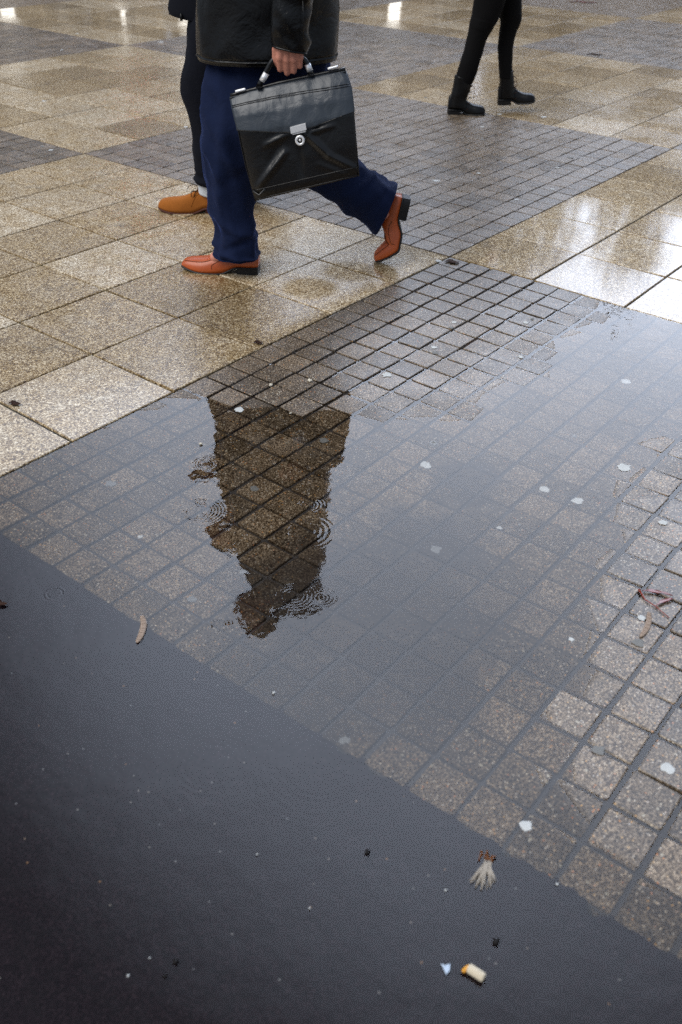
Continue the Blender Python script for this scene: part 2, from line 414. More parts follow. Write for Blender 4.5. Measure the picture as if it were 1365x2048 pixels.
def filler_sheet(x0, y0, x1, y1, depth, mat, name, step=.12):
    nx = max(2, int((x1 - x0) / step)); ny = max(2, int((y1 - y0) / step)); vs = []; fs = []
    for j in range(ny + 1):
        for i in range(nx + 1):
            x = x0 + (x1 - x0) * i / nx; y = y0 + (y1 - y0) * j / ny; vs.append((x, y, G(x, y) - depth))
    for j in range(ny):
        for i in range(nx):
            a = j * (nx + 1) + i; fs.append((a, a + 1, a + nx + 2, a + nx + 1))
    return MB().add(vs, fs).mesh(name)

def piece_frame(cx, cy, half, rr, jit, tilt):
    zx = (G(cx + half, cy) - G(cx - half, cy)) / (2 * half); zy = (G(cx, cy + half) - G(cx, cy - half)) / (2 * half)
    z = (G(cx + half, cy) + G(cx - half, cy) + G(cx, cy + half) + G(cx, cy - half)) / 4
    return (cx, cy, z + rr.uniform(-jit, jit)), (math.atan(zy) + rr.uniform(-tilt, tilt), -math.atan(zx) + rr.uniform(-tilt, tilt), 0)

for I in range(-1, 5):
    for J in range(-2, 5):
        if (I, J) == (-1, -2): pass
        x0, y0 = I * 6 * T, J * 6 * T
        cs = [(x0 + 6*T*a, y0 + 6*T*b, 0) for a in (0, .25, .5, .75, 1) for b in (0, .25, .5, .75, 1)]
        if not any(vis(c, 250) for c in cs): continue
        is_slab = (I + J) % 2 != 0
        rr = random.Random(I * 31 + J * 7 + 100)
        if is_slab:
            panel = obj('slab_paving', filler_sheet(x0, y0, x0 + 6*T, y0 + 6*T, .0065, MAT['filler_t'], 'slab_joints'), MAT['filler_t'])
            panel['kind'] = 'structure'
            for i in range(6):
                for j in range(6):
                    cx, cy = x0 + (i + .5) * T, y0 + (j + .5) * T
                    me = SLAB_MESH[rr.randrange(len(SLAB_MESH))]
                    o = bpy.data.objects.new('slab', me); COL.objects.link(o); o.parent = panel
                    loc, rot = piece_frame(cx, cy, T * .45, rr, .0007, .0018)
                    o.location = (loc[0] + rr.uniform(-.0008, .0008), loc[1] + rr.uniform(-.0008, .0008), loc[2] + .0004); o.rotation_euler = rot
        else:
            near = (I, J) == (-1, -1)
            panel = obj('sett_paving', filler_sheet(x0, y0, x0 + 6*T, y0 + 6*T, .0055, MAT['filler_s'], 'sett_joints'), MAT['filler_s'])
            panel['kind'] = 'structure'
            cells = []
            for i in range(NP):
                for j in range(NP):
                    cx, cy = x0 + (i + .5) * SP, y0 + (j + .5) * SP
                    pr = proj((cx, cy, 0)); sz = 0
                    if pr and -20 < pr[0] < 1385 and -20 < pr[1] < 2068: sz = 1 / pr[2]
                    cells.append((sz, cx, cy, i, j))
            cells.sort(key=lambda c: -c[0])
            farp = cells[0][0] < 1 / 8.5
            bulk = MB(); cnt = 0
            for (sz, cx, cy, i, j) in cells:
                if near:
                    me = SETT_MESH[rr.randrange(len(SETT_MESH))]; jit = .0007; tl = .005
                else:
                    me = SETT_MESH_FAR[rr.randrange(len(SETT_MESH_FAR))]; jit = .0006; tl = .005
                loc, rot = piece_frame(cx, cy, SP * .45, rr, jit, tl)
                dx, dy = rr.uniform(-.0012, .0012), rr.uniform(-.0012, .0012)
                loc = (loc[0] + dx, loc[1] + dy, loc[2]); rz = rr.uniform(-.012, .012)
                if sz > 0 and cnt < 300 and not farp:
                    o = bpy.data.objects.new('sett', me); COL.objects.link(o); o.parent = panel
                    o.location = loc; o.rotation_euler = (rot[0], rot[1], rz); cnt += 1
                elif farp and sz == 0 and not vis((cx, cy, 0), 300):
                    continue
                else:
                    mx = Matrix.Translation(loc) @ Matrix.Rotation(rot[0], 4, 'X') @ Matrix.Rotation(rot[1], 4, 'Y') @ Matrix.Rotation(rz, 4, 'Z')
                    bulk.add([mx @ v.co for v in me.vertices], [tuple(pp.vertices) for pp in me.polygons])
            if bulk.v:
                me = bpy.data.meshes.new('setts'); me.from_pydata(bulk.v, [], bulk.f); me.update(); me.materials.append(MAT['sett'])
                o = bpy.data.objects.new('sett', me); COL.objects.link(o); o.parent = panel; o['kind'] = 'stuff'

# asphalt carriageway with the broken edge of the concrete beside it
AX = -6 * T
mb = MB(); vs = []; fs = []
ys = [-4.5 + k * .012 for k in range(int(6.5 / .012))]
xs = [0, .012, .03, .06, .10, .16, .25, .36, .5, .66, .85, 1.1, 1.5, 2.2, 3.5]
for y in ys:
    ew = .9 + 1.7 * min(1, max(0, (-1.0 - y) / .4))
    e = ew * (.012 * noise.noise(Vector((y * 6, 1, 0))) + .012 * noise.noise(Vector((y * 26, 4, 0))) + .006 * noise.noise(Vector((y * 70, 4, 0))))
    for k, x in enumerate(xs):
        X = AX - x + (.010 + e if k == 0 else (e * .6 + .010 if k == 1 else (e * .3 if k == 2 else 0)))
        z = G(X, y) - .001 + (.0 if k else -.004) + .0010 * noise.noise(Vector((X * 14, y * 14, 9)))
        if k in (1, 2): z += .0008
        vs.append((X, y, z))
n = len(xs)
for j in range(len(ys) - 1):
    for i in range(n - 1):
        fs.append((j*n+i, j*n+i+1, (j+1)*n+i+1, (j+1)*n+i))
road = MB().add(vs, fs).build('road', MAT['asphalt']); road['kind'] = 'structure'
# the rest of the square, far enough to reach the horizon
gp = NT('plaza_ground'); pp = gp.pos()
gb = gp.princ(Base_Color=gp.mix(gp.noise(pp, 1.5, 5, .6), (.06, .052, .042), (.11, .10, .085)), Roughness=.5, Coat_Weight=.6, Coat_Roughness=.2)
pl = MB().add([(-200, -200, -.045), (300, -200, -.045), (300, 300, -.045), (-200, 300, -.045)], [(0, 1, 2, 3)]).build('ground', gp.m, smooth=False)
pl['kind'] = 'structure'

# water: one level sheet, the ground rises through it
wx0, wy0, wx1, wy1 = -5.0, -3.0, .02, 1.2
water = MB().add([(wx0, -4.4, 0), (-.004, -4.4, 0), (-.004, -.004, 0), (-6*T, -.004, 0), (-6*T, 1.5, 0), (wx0, 1.5, 0)], [(0, 1, 2, 3, 4, 5)]).build('puddle', MAT['water'], smooth=False)
tag(water, kind='structure')

# ------------------------------------------------------------------ what stands round the square (seen only as reflections)
def far_mat(name, col, rough=.8, **kw):
    return simple(name, col, rough, var=.2, **kw)
MAT['stone'] = far_mat('facade_stone', (.30, .25, .19)); MAT['stone2'] = far_mat('facade_render', (.22, .18, .14))
MAT['dark'] = far_mat('dark_window_glass', (.02, .02, .02), .1); MAT['steel'] = far_mat('grey_post_paint', (.05, .045, .04), .5)
lw = NT('lit_shop_window'); e = lw.n('Emission'); e.inputs[0].default_value = (1, .97, .90, 1); e.inputs[1].default_value = 1.5; lw.link(e.outputs[0], lw.out.inputs[0]); MAT['lit'] = lw.m
rl = NT('red_signal_light'); e = rl.n('Emission'); e.inputs[0].default_value = (1, .06, .03, 1); e.inputs[1].default_value = 7; rl.link(e.outputs[0], rl.out.inputs[0]); MAT['red'] = rl.m
def flat_dir(px):     # horizontal direction of a photo column
    d = ray(px, 40); d.z = 0; return d.normalized()
def facade(px0, px1, dist, h, mat, label, storeys, bays, lit=()):
    a = CAMLOC + flat_dir(px0) * dist; b = CAMLOC + flat_dir(px1) * dist; a.z = b.z = 0
    w = (b - a).length; rz = math.atan2(b.y - a.y, b.x - a.x)
    r = empty('building', a, rz); tag(r, label, 'building')
    MB().box((0, 0, -.04), (w, 9, h)).build('wall', mat, r, False)
    MB().box((-.25, -.35, h), (w + .25, 9.2, h + .45)).build('cornice', mat, r, False)
    wm = None; bw = w / bays
    for s in range(1, storeys):
        for k in range(bays):
            z = s * h / storeys + .6
            if wm is None:
                wm = MB().box((0, -.06, 0), (bw * .42, .0, h / storeys * .55)).mesh('window_mesh'); wm.materials.append(MAT['dark'])
                fm = MB().box((-.08, -.10, -.1), (bw * .42 + .08, -.0, 0)).mesh('sill_mesh'); fm.materials.append(MAT['stone'])
            o = bpy.data.objects.new('window', wm); COL.objects.link(o); o.parent = r; o.location = (k * bw + bw * .29, 0, z)
            c = bpy.data.objects.new('sill', fm); COL.objects.link(c); c.parent = o
    for k in range(bays):
        m_ = MAT['lit'] if k in lit else MAT['dark']
        MB().box((k * bw + bw * .24, -.05, .3), (k * bw + bw * (.46 if k in lit else .80), 0, h / storeys * .8)).build('shop_window', m_, r, False)
    for k in range(bays + 1):
        x = k * bw
        MB().box((x - bw * .12, -.5, -.04), (x + bw * .12, -.001, h / storeys * .9)).build('pillar', mat, r, False)
    return r
facade(-900, 330, 27, 12.0, MAT['stone'], 'stone building behind the square, reflected at the upper left', 4, 9, (6, 8))
facade(336, 960, 29, 10.6, MAT['stone2'], 'rendered building reflected between the walkers and the woman', 3, 6, (0, 4))
facade(966, 2300, 33, 7.6, MAT['stone'], 'long stone building reflected faintly at the upper right', 3, 8, ())

MAT['bark'] = far_mat('tree_bark', (.04, .03, .022)); MAT['leaf'] = far_mat('tree_leaf', (.05, .055, .02), .6)
def tree(px, dist, h, w, label, seed):
    rr = random.Random(seed); p = CAMLOC + flat_dir(px) * dist; p.z = 0; r = empty('tree', p); tag(r, label, 'tree')
    mb = MB(); mb.tube([(0, 0, -.05), (.05, .02, h * .3), (-.04, .05, h * .55), (.02, 0, h * .85)], [.16, .12, .08, .02], 9)
    tips = []
    for k in range(14):
        a = rr.uniform(0, 2 * PI); z0 = h * rr.uniform(.28, .7); L = w * rr.uniform(.5, 1) * (1.1 - z0 / h)
        e = Vector((math.cos(a) * L, math.sin(a) * L, z0 + h * rr.uniform(.12, .28))); mb.tube([(0, 0, z0), e * .5 + Vector((0, 0, z0 * .45)), e], [.06, .035, .012], 6); tips.append(e)
    mb.build('trunk', MAT['bark'], r)
    lf = MB()
    for k in range(2600):
        t_ = rr.choice(tips); c = t_ + Vector((rr.gauss(0, w * .20), rr.gauss(0, w * .20), rr.gauss(0, h * .08))); s_ = rr.uniform(.05, .11)
        a = Vector((rr.uniform(-1, 1), rr.uniform(-1, 1), rr.uniform(-1, 1))).normalized(); b = a.orthogonal().normalized()
        lf.add([c - a * s_, c + b * s_ * .5, c + a * s_, c - b * s_ * .5], [(0, 1, 2, 3)])
    lf.build('crown', MAT['leaf'], r, False)
tree(1010, 15, 5.2, 1.3, 'leafy tree reflected in the wet slabs right of the rear shoe', 1)
tree(1120, 17, 5.3, 1.2, 'slim tree reflected in the slabs left of the right edge', 2)
tree(1335, 16, 4.5, 1.0, 'small tree reflected at the right edge of the picture', 3)
def post(px, dist, h, rad, label, name='lamp_post', cat='lamp post', lights=0):
    p = CAMLOC + flat_dir(px) * dist; p.z = 0; r = empty(name, p, math.atan2(RH.y, RH.x)); tag(r, label, cat)
    MB().tube([(0, 0, -.05), (0, 0, .9), (0, 0, .95), (0, 0, h)], [rad * 1.5, rad * 1.5, rad, rad * .8], 12).build('pole', MAT['steel'], r)
    if lights:
        hb = MB().box((-.17, -.2, h - .1), (.17, .15, h + .8)).build('signal_head', MAT['steel'], r, False)
        MB().capsule((0, -.22, h + .6), (0, -.16, h + .6), .10, .10, 12).build('red_lamp', MAT['red'], hb)
    else:
        MB().tube([(0, 0, h), (0, -.2, h + .25), (0, -.9, h + .35)], .05, 8).build('arm', MAT['steel'], r)
        MB().capsule((0, -.8, h + .33), (0, -1.3, h + .33), .10, .08, 10).build('lamp_head', MAT['steel'], r)
post(145, 16, 6.5, .20, 'broad dark post whose streak shows at the far upper left')
post(262, 20, 3.3, .09, 'traffic signal with a red light reflected at the upper left', 'traffic_light', 'traffic light', 1)
post(885, 18, 5.5, .13, 'dark post whose streak shows left of the woman')
# small objects: helpers for the people -------------------------------------------------------------
def leg(secs, m=80, n=44, fold=None, expo=2.2, cap=True):
    """cloth tube through sections (left point, right point, depth radius)"""
    A = catmull([list(s[0]) + list(s[1]) + [s[2]] for s in secs], m); rings = []
    for i, r in enumerate(A):
        pl, pr, rb = Vector(r[0:3]), Vector(r[3:6]), r[6]; c = (pl + pr) / 2; a = (pr - pl) / 2; ring = []
        for k in range(n):
            th = 2 * PI * k / n; cs, sn = math.cos(th), math.sin(th)
            cs_ = math.copysign(abs(cs) ** (2 / expo), cs); sn_ = math.copysign(abs(sn) ** (2 / expo), sn)
            p = c + a * cs_ + Vector((0, 1, 0)) * rb * sn_
            if fold: 
                d = (p - c).normalized(); p = p + d * fold(p, th, i / (m - 1))
            ring.append(p)
        rings.append(ring)
    return MB().rings(rings, cap)
def folds(amp, sx=7.0, sz=3.0, seed=0.0, creases=()):
    def f(p, th, t):
        q_ = Vector((p.x * sx, p.y * sx, p.z * sz + seed))
        a = 1 - abs(noise.noise(q_)) * 2.6
        b = noise.noise(Vector((p.x * 19 + seed, p.y * 19, p.z * 11 + p.x * 9)))
        c = noise.noise(Vector((p.x * 13 + p.z * 6, p.y * 13, p.z * 5 + seed)))
        d = amp * (a * .45 + b * .22 + (.5 - abs(c) * 2.2) * .45)
        for (t0, w, am, sl) in creases:
            d += am * math.exp(-((t - t0 - sl * math.cos(th)) / w) ** 2)
        return d
    return f
def cloth(name, col, rough=.9, sheen=.0, bump=(500, .3, .001), coat=0, **kw):
    t = NT(name); p = t.objc()
    n = t.noise(p, 25, 4, .6)
    c = t.mix(n, tuple(x * .8 for x in col), tuple(x * 1.25 for x in col))
    b = t.princ(Base_Color=c, Roughness=rough)
    b.inputs['Sheen Weight'].default_value = sheen; b.inputs['Sheen Roughness'].default_value = .3; b.inputs['Sheen Tint'].default_value = (*[min(1, x / max(col)) for x in col], 1)
    b.inputs['Specular IOR Level'].default_value = kw.get('spec', .2)
    if coat: b.inputs['Coat Weight'].default_value = coat; b.inputs['Coat Roughness'].default_value = kw.get('cr', .2)
    h = t.noise(p, bump[0], 3, .6)
    nn = t.bump(h, bump[1], bump[2])
    if 'b2' in kw: nn = t.bump(t.noise(p, kw['b2'][0], 4, .6, .8), kw['b2'][1], kw['b2'][2], nn)
    t.link(nn, b.inputs['Normal'])
    return t.m
MAT['navy'] = cloth('navy_wool', (.0040, .0095, .036), .9, .2, b2=(30, .5, .006))
MAT['navydark'] = cloth('dark_navy_cotton', (.0022, .0032, .008), .9, .02, b2=(30, .5, .006))
MAT['leather'] = cloth('black_jacket_leather', (.0009, .0008, .0009), .30, 0, (160, .2, .001), spec=.36, b2=(9, .5, .016))
MAT['coat'] = cloth('navy_coat_cloth', (.0022, .003, .007), .9, .03)
MAT['case'] = cloth('black_case_leather', (.0016, .0013, .0014), .34, 0, (260, .25, .0006), spec=.55, b2=(16, .35, .006))
MAT['flap'] = cloth('sky_sheen_flap_leather', (.026, .034, .045), .40, 0, (260, .3, .0006), spec=.7, b2=(20, .5, .006))  # sky sheen on the black flap is painted into this blue-grey base colour
MAT['orange'] = cloth('cognac_shoe_leather', (.40, .072, .009), .42, 0, (70, .15, .002), coat=.22, spec=.5, cr=.22, b2=(30, .25, .003))
MAT['suede'] = cloth('tan_suede', (.30, .098, .016), .9, .1, (420, .5, .0008))
MAT['sole_b'] = cloth('black_rubber_sole', (.004, .004, .0045), .5, 0, (80, .3, .001), spec=.4)
MAT['sole_r'] = cloth('brown_crepe_sole', (.07, .025, .018), .7, 0, (80, .3, .001))
MAT['seam'] = cloth('dark_stitching', (.045, .012, .004), .8)
MAT['lace'] = cloth('dark_brown_lace', (.03, .012, .006), .8)
MAT['sock'] = cloth('pale_sock_knit', (.62, .66, .70), .95)
MAT['black'] = cloth('black_denim', (.0015, .0013, .0017), .9, .01)
MAT['boot'] = cloth('black_boot_leather', (.0016, .0016, .002), .36, 0, (60, .3, .002), coat=.0, spec=.3)
MAT['skin'] = cloth('skin', (.52, .22, .155), .5, 0, (260, .25, .0008), spec=.4)
MAT['hair'] = cloth('dark_brown_hair', (.020, .012, .008), .6, 0, (200, .8, .002))
MAT['lips'] = cloth('lips', (.35, .10, .08), .5)
MAT['eye'] = cloth('eye_white', (.7, .7, .68), .2)
mt = NT('polished_steel'); mt.princ(Base_Color=(.93, .93, .94), Metallic=.45, Roughness=.3); MAT['metal'] = mt.m

def shoe(L, W, prof, sole_t, heel_h, heel_len, spring, bend=None, up_mat=None, sole_mat=None, name_prefix='', n=26, m=40, toe='square'):
    """prof: (x fraction, top height, half-width fraction); returns meshes for upper, sole, heel in shoe coordinates (x to the toe)"""
    P = catmull(prof, m)
    def zb(x):          # underside of the upper
        a = heel_h * max(0, min(1, 1 - (x - heel_len) / .22)) if x > heel_len else heel_h
        a = heel_h * (0.5 + 0.5 * math.cos(PI * min(1, max(0, (x - heel_len) / .24)))) if x > heel_len else heel_h
        s_ = spring * max(0, (x - .70) / .30) ** 2
        return a + s_
    def bendf(p):
        if not bend: return Vector(p)
        xb, ang = bend; xb *= L; x, y, z = p
        if x <= xb - .02: return Vector(p)
        k = min(1, (x - xb + .02) / .04); a = ang * k; dx = x - xb
        return Vector((xb + dx * math.cos(a) - z * math.sin(a), y, dx * math.sin(a) + z * math.cos(a)))
    up = []; so = []
    for x, zt, hw in P:
        b0 = zb(x) + sole_t; zt = max(zt, b0 + .004); w = hw * W; ring = []
        cy = .010 * math.sin(x * PI) * 0.6
        for k in range(n):
            th = PI * k / (n - 6) if k <= n - 6 else None
            if th is not None:
                cx_, sz_ = math.cos(th), math.sin(th)
                tp = 1 - .42 * max(0, (zt - .075) / .06) * sz_
                y = w * math.copysign(abs(cx_) ** (2 / 2.7), cx_) * max(.5, tp); z = b0 + (zt - b0) * abs(sz_) ** (2 / 2.4)
            else:
                y = -w + 2 * w * (k - (n - 6)) / 6; z = b0
            ring.append(bendf((x * L, y + cy, z)))
        up.append(ring)
        w2 = w + .0035; z0 = zb(x); z1 = b0 + .001
        so.append([bendf(q_) for q_ in ((x * L, w2 + cy, z0 + .0015), (x * L, w2 + .0005 + cy, (z0 + z1) / 2), (x * L, w2 - .0008 + cy, z1), (x * L, -w2 + .0008 + cy, z1), (x * L, -w2 - .0005 + cy, (z0 + z1) / 2), (x * L, -w2 + cy, z0 + .0015), (x * L, -w2 + .003 + cy, z0), (x * L, w2 - .003 + cy, z0))])
    hl = []
    for x, zt, hw in P:
        if x > heel_len + .05: break
        w2 = hw * W + .003; t_ = 0 if x < heel_len else .0
        hl.append([(x * L, w2, heel_h), (x * L, -w2, heel_h), (x * L, -w2 * .96, 0), (x * L, w2 * .96, 0)])
    def surf(x, th, off=.001):
        i = min(m - 1, max(0, int(round(x * (m - 1))))); best = min(range(m), key=lambda q_: abs(P[q_][0] - x)); r = up[best]
        k = th * (n - 6); k0 = int(k); f_ = k - k0; p = r[k0].lerp(r[min(k0 + 1, n - 6)], f_)
        c = sum(r, Vector()) / n; return p + (p - c).normalized() * off
    return MB().rings(up), MB().rings(so), MB().rings(hl), surf
def put(name, mb, mat, root, mx, smooth=True):
    me = mb.mesh(name); me.transform(mx); return obj(name, me, mat, root, smooth)
def foot_mx(heel, pitch, yaw, roll=0, flip=1):
    """heel: local point of the back of the heel; shoe x axis points to -u when yaw = 0 and flip = 1"""
    base = Matrix(((-flip, 0, 0), (0, -flip, 0), (0, 0, 1))).to_4x4()
    return Matrix.Translation(heel) @ Matrix.Rotation(yaw, 4, 'Z') @ Matrix.Rotation(pitch * flip, 4, 'Y') @ Matrix.Rotation(roll, 4, 'X') @ base

def bodymesh(caps, head, voxel, tagname='body'):
    mb = MB()
    for c in caps: mb.capsule(*c)
    if head: mb.add(*head)
    me = mb.mesh('body_raw'); o = bpy.data.objects.new('tmp', me); COL.objects.link(o)
    r = o.modifiers.new('r', 'REMESH'); r.mode = 'VOXEL'; r.voxel_size = voxel
    s = o.modifiers.new('s', 'SMOOTH'); s.factor = .5; s.iterations = 2
    dg = bpy.context.evaluated_depsgraph_get(); dg.update()
    out = bpy.data.meshes.new_from_object(o.evaluated_get(dg)); bpy.data.objects.remove(o); 
    return out
def headmesh(c, f, size=1.0):
    """c centre of the skull, f facing direction sign along u; returns vertices and faces of a shaped head"""
    vs = []; n1, n2 = 44, 36; fs = []
    for i in range(n2 + 1):
        ph = PI * i / n2
        for j in range(n1):
            th = 2 * PI * j / n1
            x, y, z = math.sin(ph) * math.cos(th), math.sin(ph) * math.sin(th), math.cos(ph)   # x is the face direction
            X, Y, Z = x * .098, y * .076, z * .118
            if z < 0:                       # jaw
                Y *= 1 - .30 * (-z) ** 1.2; X = X * (1 - .22 * (-z)) + (.022 * -z if x > -.2 else .03 * z * .3)
            if x > .5:
                ya = abs(y)
                X -= .010 * math.exp(-((ya - .36) / .16) ** 2 - ((z - .05) / .13) ** 2)            # eye sockets
                X += .026 * math.exp(-(y / .13) ** 2) * math.exp(-((z + .22) / .13) ** 2)           # nose
                X += .012 * math.exp(-(y / .12) ** 2) * math.exp(-((z + .05) / .16) ** 2)
                X += .006 * math.exp(-(ya / .5) ** 2) * math.exp(-((z - .22) / .08) ** 2)           # brow
                X += .006 * math.exp(-(y / .28) ** 2) * math.exp(-((z + .50) / .05) ** 2)
                X -= .004 * math.exp(-(y / .28) ** 2) * math.exp(-((z + .57) / .03) ** 2)           # mouth line
                X += .006 * math.exp(-(y / .28) ** 2) * math.exp(-((z + .64) / .05) ** 2)
                X += .010 * math.exp(-(y / .3) ** 2) * math.exp(-((z + .88) / .10) ** 2)            # chin
            ear = math.exp(-((x + .02) / .16) ** 2 - ((z + .10) / .20) ** 2) * (1 if abs(y) > .8 else 0)
            Y += math.copysign(.016 * ear, y)
            vs.append((c[0] + f * X * size, c[1] + Y * size, c[2] + Z * size))
    for i in range(n2):
        for j in range(n1):
            fs.append((i*n1+j, (i+1)*n1+j, (i+1)*n1+(j+1) % n1, i*n1+(j+1) % n1))
    return vs, fs
def hairmesh(c, f, size=1.0, long=0):
    vs, fs = headmesh(c, f, size); out = []
    for p in vs:
        d = Vector(p) - Vector(c); x = d.x * f / size; z = d.z / size
        k = 1.0 if (z > .045 + (0.02 if x > .05 else 0) or (x < -.01 and z > -.075 - long)) else .0
        n_ = .008 + .005 * noise.noise(Vector(p) * 26)
        out.append(Vector(c) + d * (1 + (n_ / .1 if k else -.12)))
    return out, fs
def face_bits(root, c, f, size=1.0, lips=None):
    for s in (-1, 1):
        mb = MB(); mb.capsule((c[0] + f * .080 * size, c[1] + s * .030 * size, c[2] + .006), (c[0] + f * .081 * size, c[1] + s * .030 * size, c[2] + .006), .0115, .0115, 12)
        e_ = mb.build('eye', MAT['eye'], root)
        MB().capsule((c[0] + f * .0895 * size, c[1] + s * .030 * size, c[2] + .006), (c[0] + f * .0900 * size, c[1] + s * .030 * size, c[2] + .006), .0035, .0035, 10).build('iris', MAT['hair'], e_)
    MB().tube([(c[0] + f * .094 * size, c[1] - .022, c[2] - .067 * size), (c[0] + f * .100 * size, c[1], c[2] - .066 * size), (c[0] + f * .094 * size, c[1] + .022, c[2] - .067 * size)], .004, 8).build('mouth', MAT['lips'], root)

def hand_caps(w, fwd, down, med, curl=1.0, s=1.0):
    """capsules of a hand: w wrist, fwd towards the thumb side, down along the hand, med the way the palm faces"""
    w, fwd, down, med = map(Vector, (w, fwd, down, med)); caps = []
    kn = [(.036, .072, 0), (.013, .078, 0), (-.010, .076, 0), (-.031, .068, 0)]
    ln = [(.040, .026, .020), (.045, .029, .021), (.041, .027, .020), (.033, .021, .018)]
    rd = [.0105, .0108, .0102, .0090]
    for (a, d, m_), (l1, l2, l3), r in zip(kn, ln, rd):
        k = w + (fwd * a + down * d + med * m_) * s
        caps.append((w + fwd * a * .55 * s + down * .004 * s, k, .0175 * s, .0135 * s))
        p1 = k + (down * math.cos(.35 * curl) + med * math.sin(.35 * curl)) * l1 * s
        p2 = p1 + (down * math.cos(1.75 * curl) + med * math.sin(1.75 * curl)) * l2 * s
        p3 = p2 + (down * math.cos(2.9 * curl) + med * math.sin(2.9 * curl)) * l3 * s
        caps += [(k, p1, (r + .0012) * s, r * s), (p1, p2, r * s, r * .94 * s), (p2, p3, r * .94 * s, r * .82 * s)]
    t0 = w + (fwd * .026 + down * .016 + med * .010) * s; t1 = w + (fwd * .050 + down * .050 + med * .016) * s
    t2 = w + (fwd * .052 + down * .082 + med * .022) * s; t3 = w + (fwd * .040 + down * .104 + med * .030) * s
    caps += [(t0, t1, .016 * s, .0135 * s), (t1, t2, .0125 * s, .0115 * s), (t2, t3, .0112 * s, .0095 * s)]
    return caps

# ------------------------------------------------------------------ the man with the briefcase
A = Frame(440, 545)
man = empty('person', A.o, A.rz)
tag(man, 'person striding left in black leather jacket, navy trousers and cognac leather shoes, carrying the briefcase', 'person')
q = A.q
fr_fold = folds(.027, 9, 2.2, 1.3, ((.45, .03, .005, .06), (.52, .03, -.006, -.06), (.74, .03, .008, .06), (.83, .022, -.009, -.05), (.90, .02, .009, .04), (.955, .015, -.006, .02)))
leg([(q(440,30,.06), q(600,40,.06), .085), (q(425,85,.06), q(588,95,.06), .088), (q(411,170,.035), q(572,180,.03), .092), (q(406,240,.0), q(548,248,.0), .092), (q(403,285,0), q(534,290,0), .095),
     (q(408,335,0), q(518,342,0), .09), (q(418,385,0), q(510,392,0), .082), (q(430,430,0), q(505,436,0), .075), (q(438,465,0), q(512,468,0), .074), (q(431,498,0), q(516,504,0), .082), (q(429,506,0), q(517,513,0), .083)],
    110, 64, fr_fold, 2.1).build('trouser_leg', MAT['navy'], man)
rv = .13
leg([(q(470,30,.09), q(650,40,.09), .10), (q(488,110,.10), q(655,110,.10), .105), (q(500,180,rv), q(660,165,rv), .10), (q(520,260,rv), q(662,215,rv), .095), (q(570,335,rv), q(690,285,rv), .088),
     (q(630,384,rv), q(722,335,rv), .082), (q(680,413,rv), q(748,352,rv), .082), (q(725,441,rv), q(777,364,rv), .084), (q(752,461,rv), q(793,376,rv), .086)],
    110, 64, folds(.024, 7, 6, 4.1, ((.70, .03, .006, .03), (.86, .035, -.007, .03))), 2.1).build('trouser_leg', MAT['navy'], man)
# jacket
def ex(uL, uR, z, rb, v=.08): return (Vector((uL, v, z)), Vector((uR, v, z)), rb)
def jf(p, th, t):
    d = .009 * (1 - abs(noise.noise(Vector((p.x * 9, p.y * 9, p.z * 3.2)))) * 2.8) + .0035 * noise.noise(Vector((p.x * 16, p.y * 16, p.z * 9)))
    d += .0035 * math.exp(-((t - .035) / .006) ** 2) - .004 * math.exp(-((t - .048) / .005) ** 2)
    return d * (1 if t > .02 else .6)
leg([(q(400,114,.08), q(673,114,.08), .178), (q(398,90,.08), q(674,88,.08), .178), (q(397,45,.08), q(675,45,.08), .17), (q(398,0,.08), q(676,0,.08), .17),
     ex(-.01, .42, 1.02, .17), ex(-.005, .41, 1.15, .17), ex(.0, .41, 1.30, .185), ex(.03, .395, 1.44, .20), ex(.06, .37, 1.52, .175), ex(.07, .30, 1.58, .10), ex(.07, .25, 1.63, .072)],
    130, 80, jf, 2.4).build('jacket', MAT['leather'], man)
def sf(p, th, t):
    return .006 * (1 - abs(noise.noise(Vector((p.x * 10, p.y * 10, p.z * 13 + p.x * 14)))) * 2.6) + .003 * noise.noise(p * 30) + .004 * math.exp(-((t - .05) / .012) ** 2) * (-1)
sl = -.17
leg([(q(545,91,sl), q(617,106,sl), .046), (q(544,78,sl), q(619,94,sl), .050), (q(544,45,sl), q(621,52,sl), .055), (q(545,0,sl), q(624,0,sl), .058), (Vector((.235,-.175,1.0)), Vector((.375,-.175,1.0)), .060),
     (Vector((.26,-.175,1.14)), Vector((.41,-.175,1.15)), .064), (Vector((.21,-.16,1.30)), Vector((.375,-.16,1.32)), .07), (Vector((.13,-.11,1.45)), Vector((.33,-.11,1.47)), .07), (Vector((.15,-.05,1.52)), Vector((.29,-.05,1.53)), .04)],
    90, 44, sf, 2.2).build('sleeve', MAT['leather'], man)
leg([(Vector((-.13,.27,.99)), Vector((-.075,.27,1.075)), .045), (Vector((-.08,.28,1.02)), Vector((-.02,.28,1.10)), .052), (Vector((.03,.31,1.08)), Vector((.12,.31,1.15)), .06), (Vector((.08,.31,1.17)), Vector((.20,.31,1.20)), .062),
     (Vector((.10,.29,1.32)), Vector((.26,.29,1.32)), .068), (Vector((.13,.24,1.46)), Vector((.32,.24,1.46)), .07), (Vector((.15,.18,1.53)), Vector((.29,.18,1.53)), .04)], 70, 40, sf, 2.2).build('sleeve', MAT['leather'], man)
MB().capsule((.24, .08, 1.66), (.345, .08, 1.66), .075, .065, 20).build('hood', MAT['leather'], man)
MB().tube([q(607, 88, -.235), q(607, 40, -.235), q(606, 0, -.232)], .0012, 6).build('sleeve_seam', MAT['leather'], man)
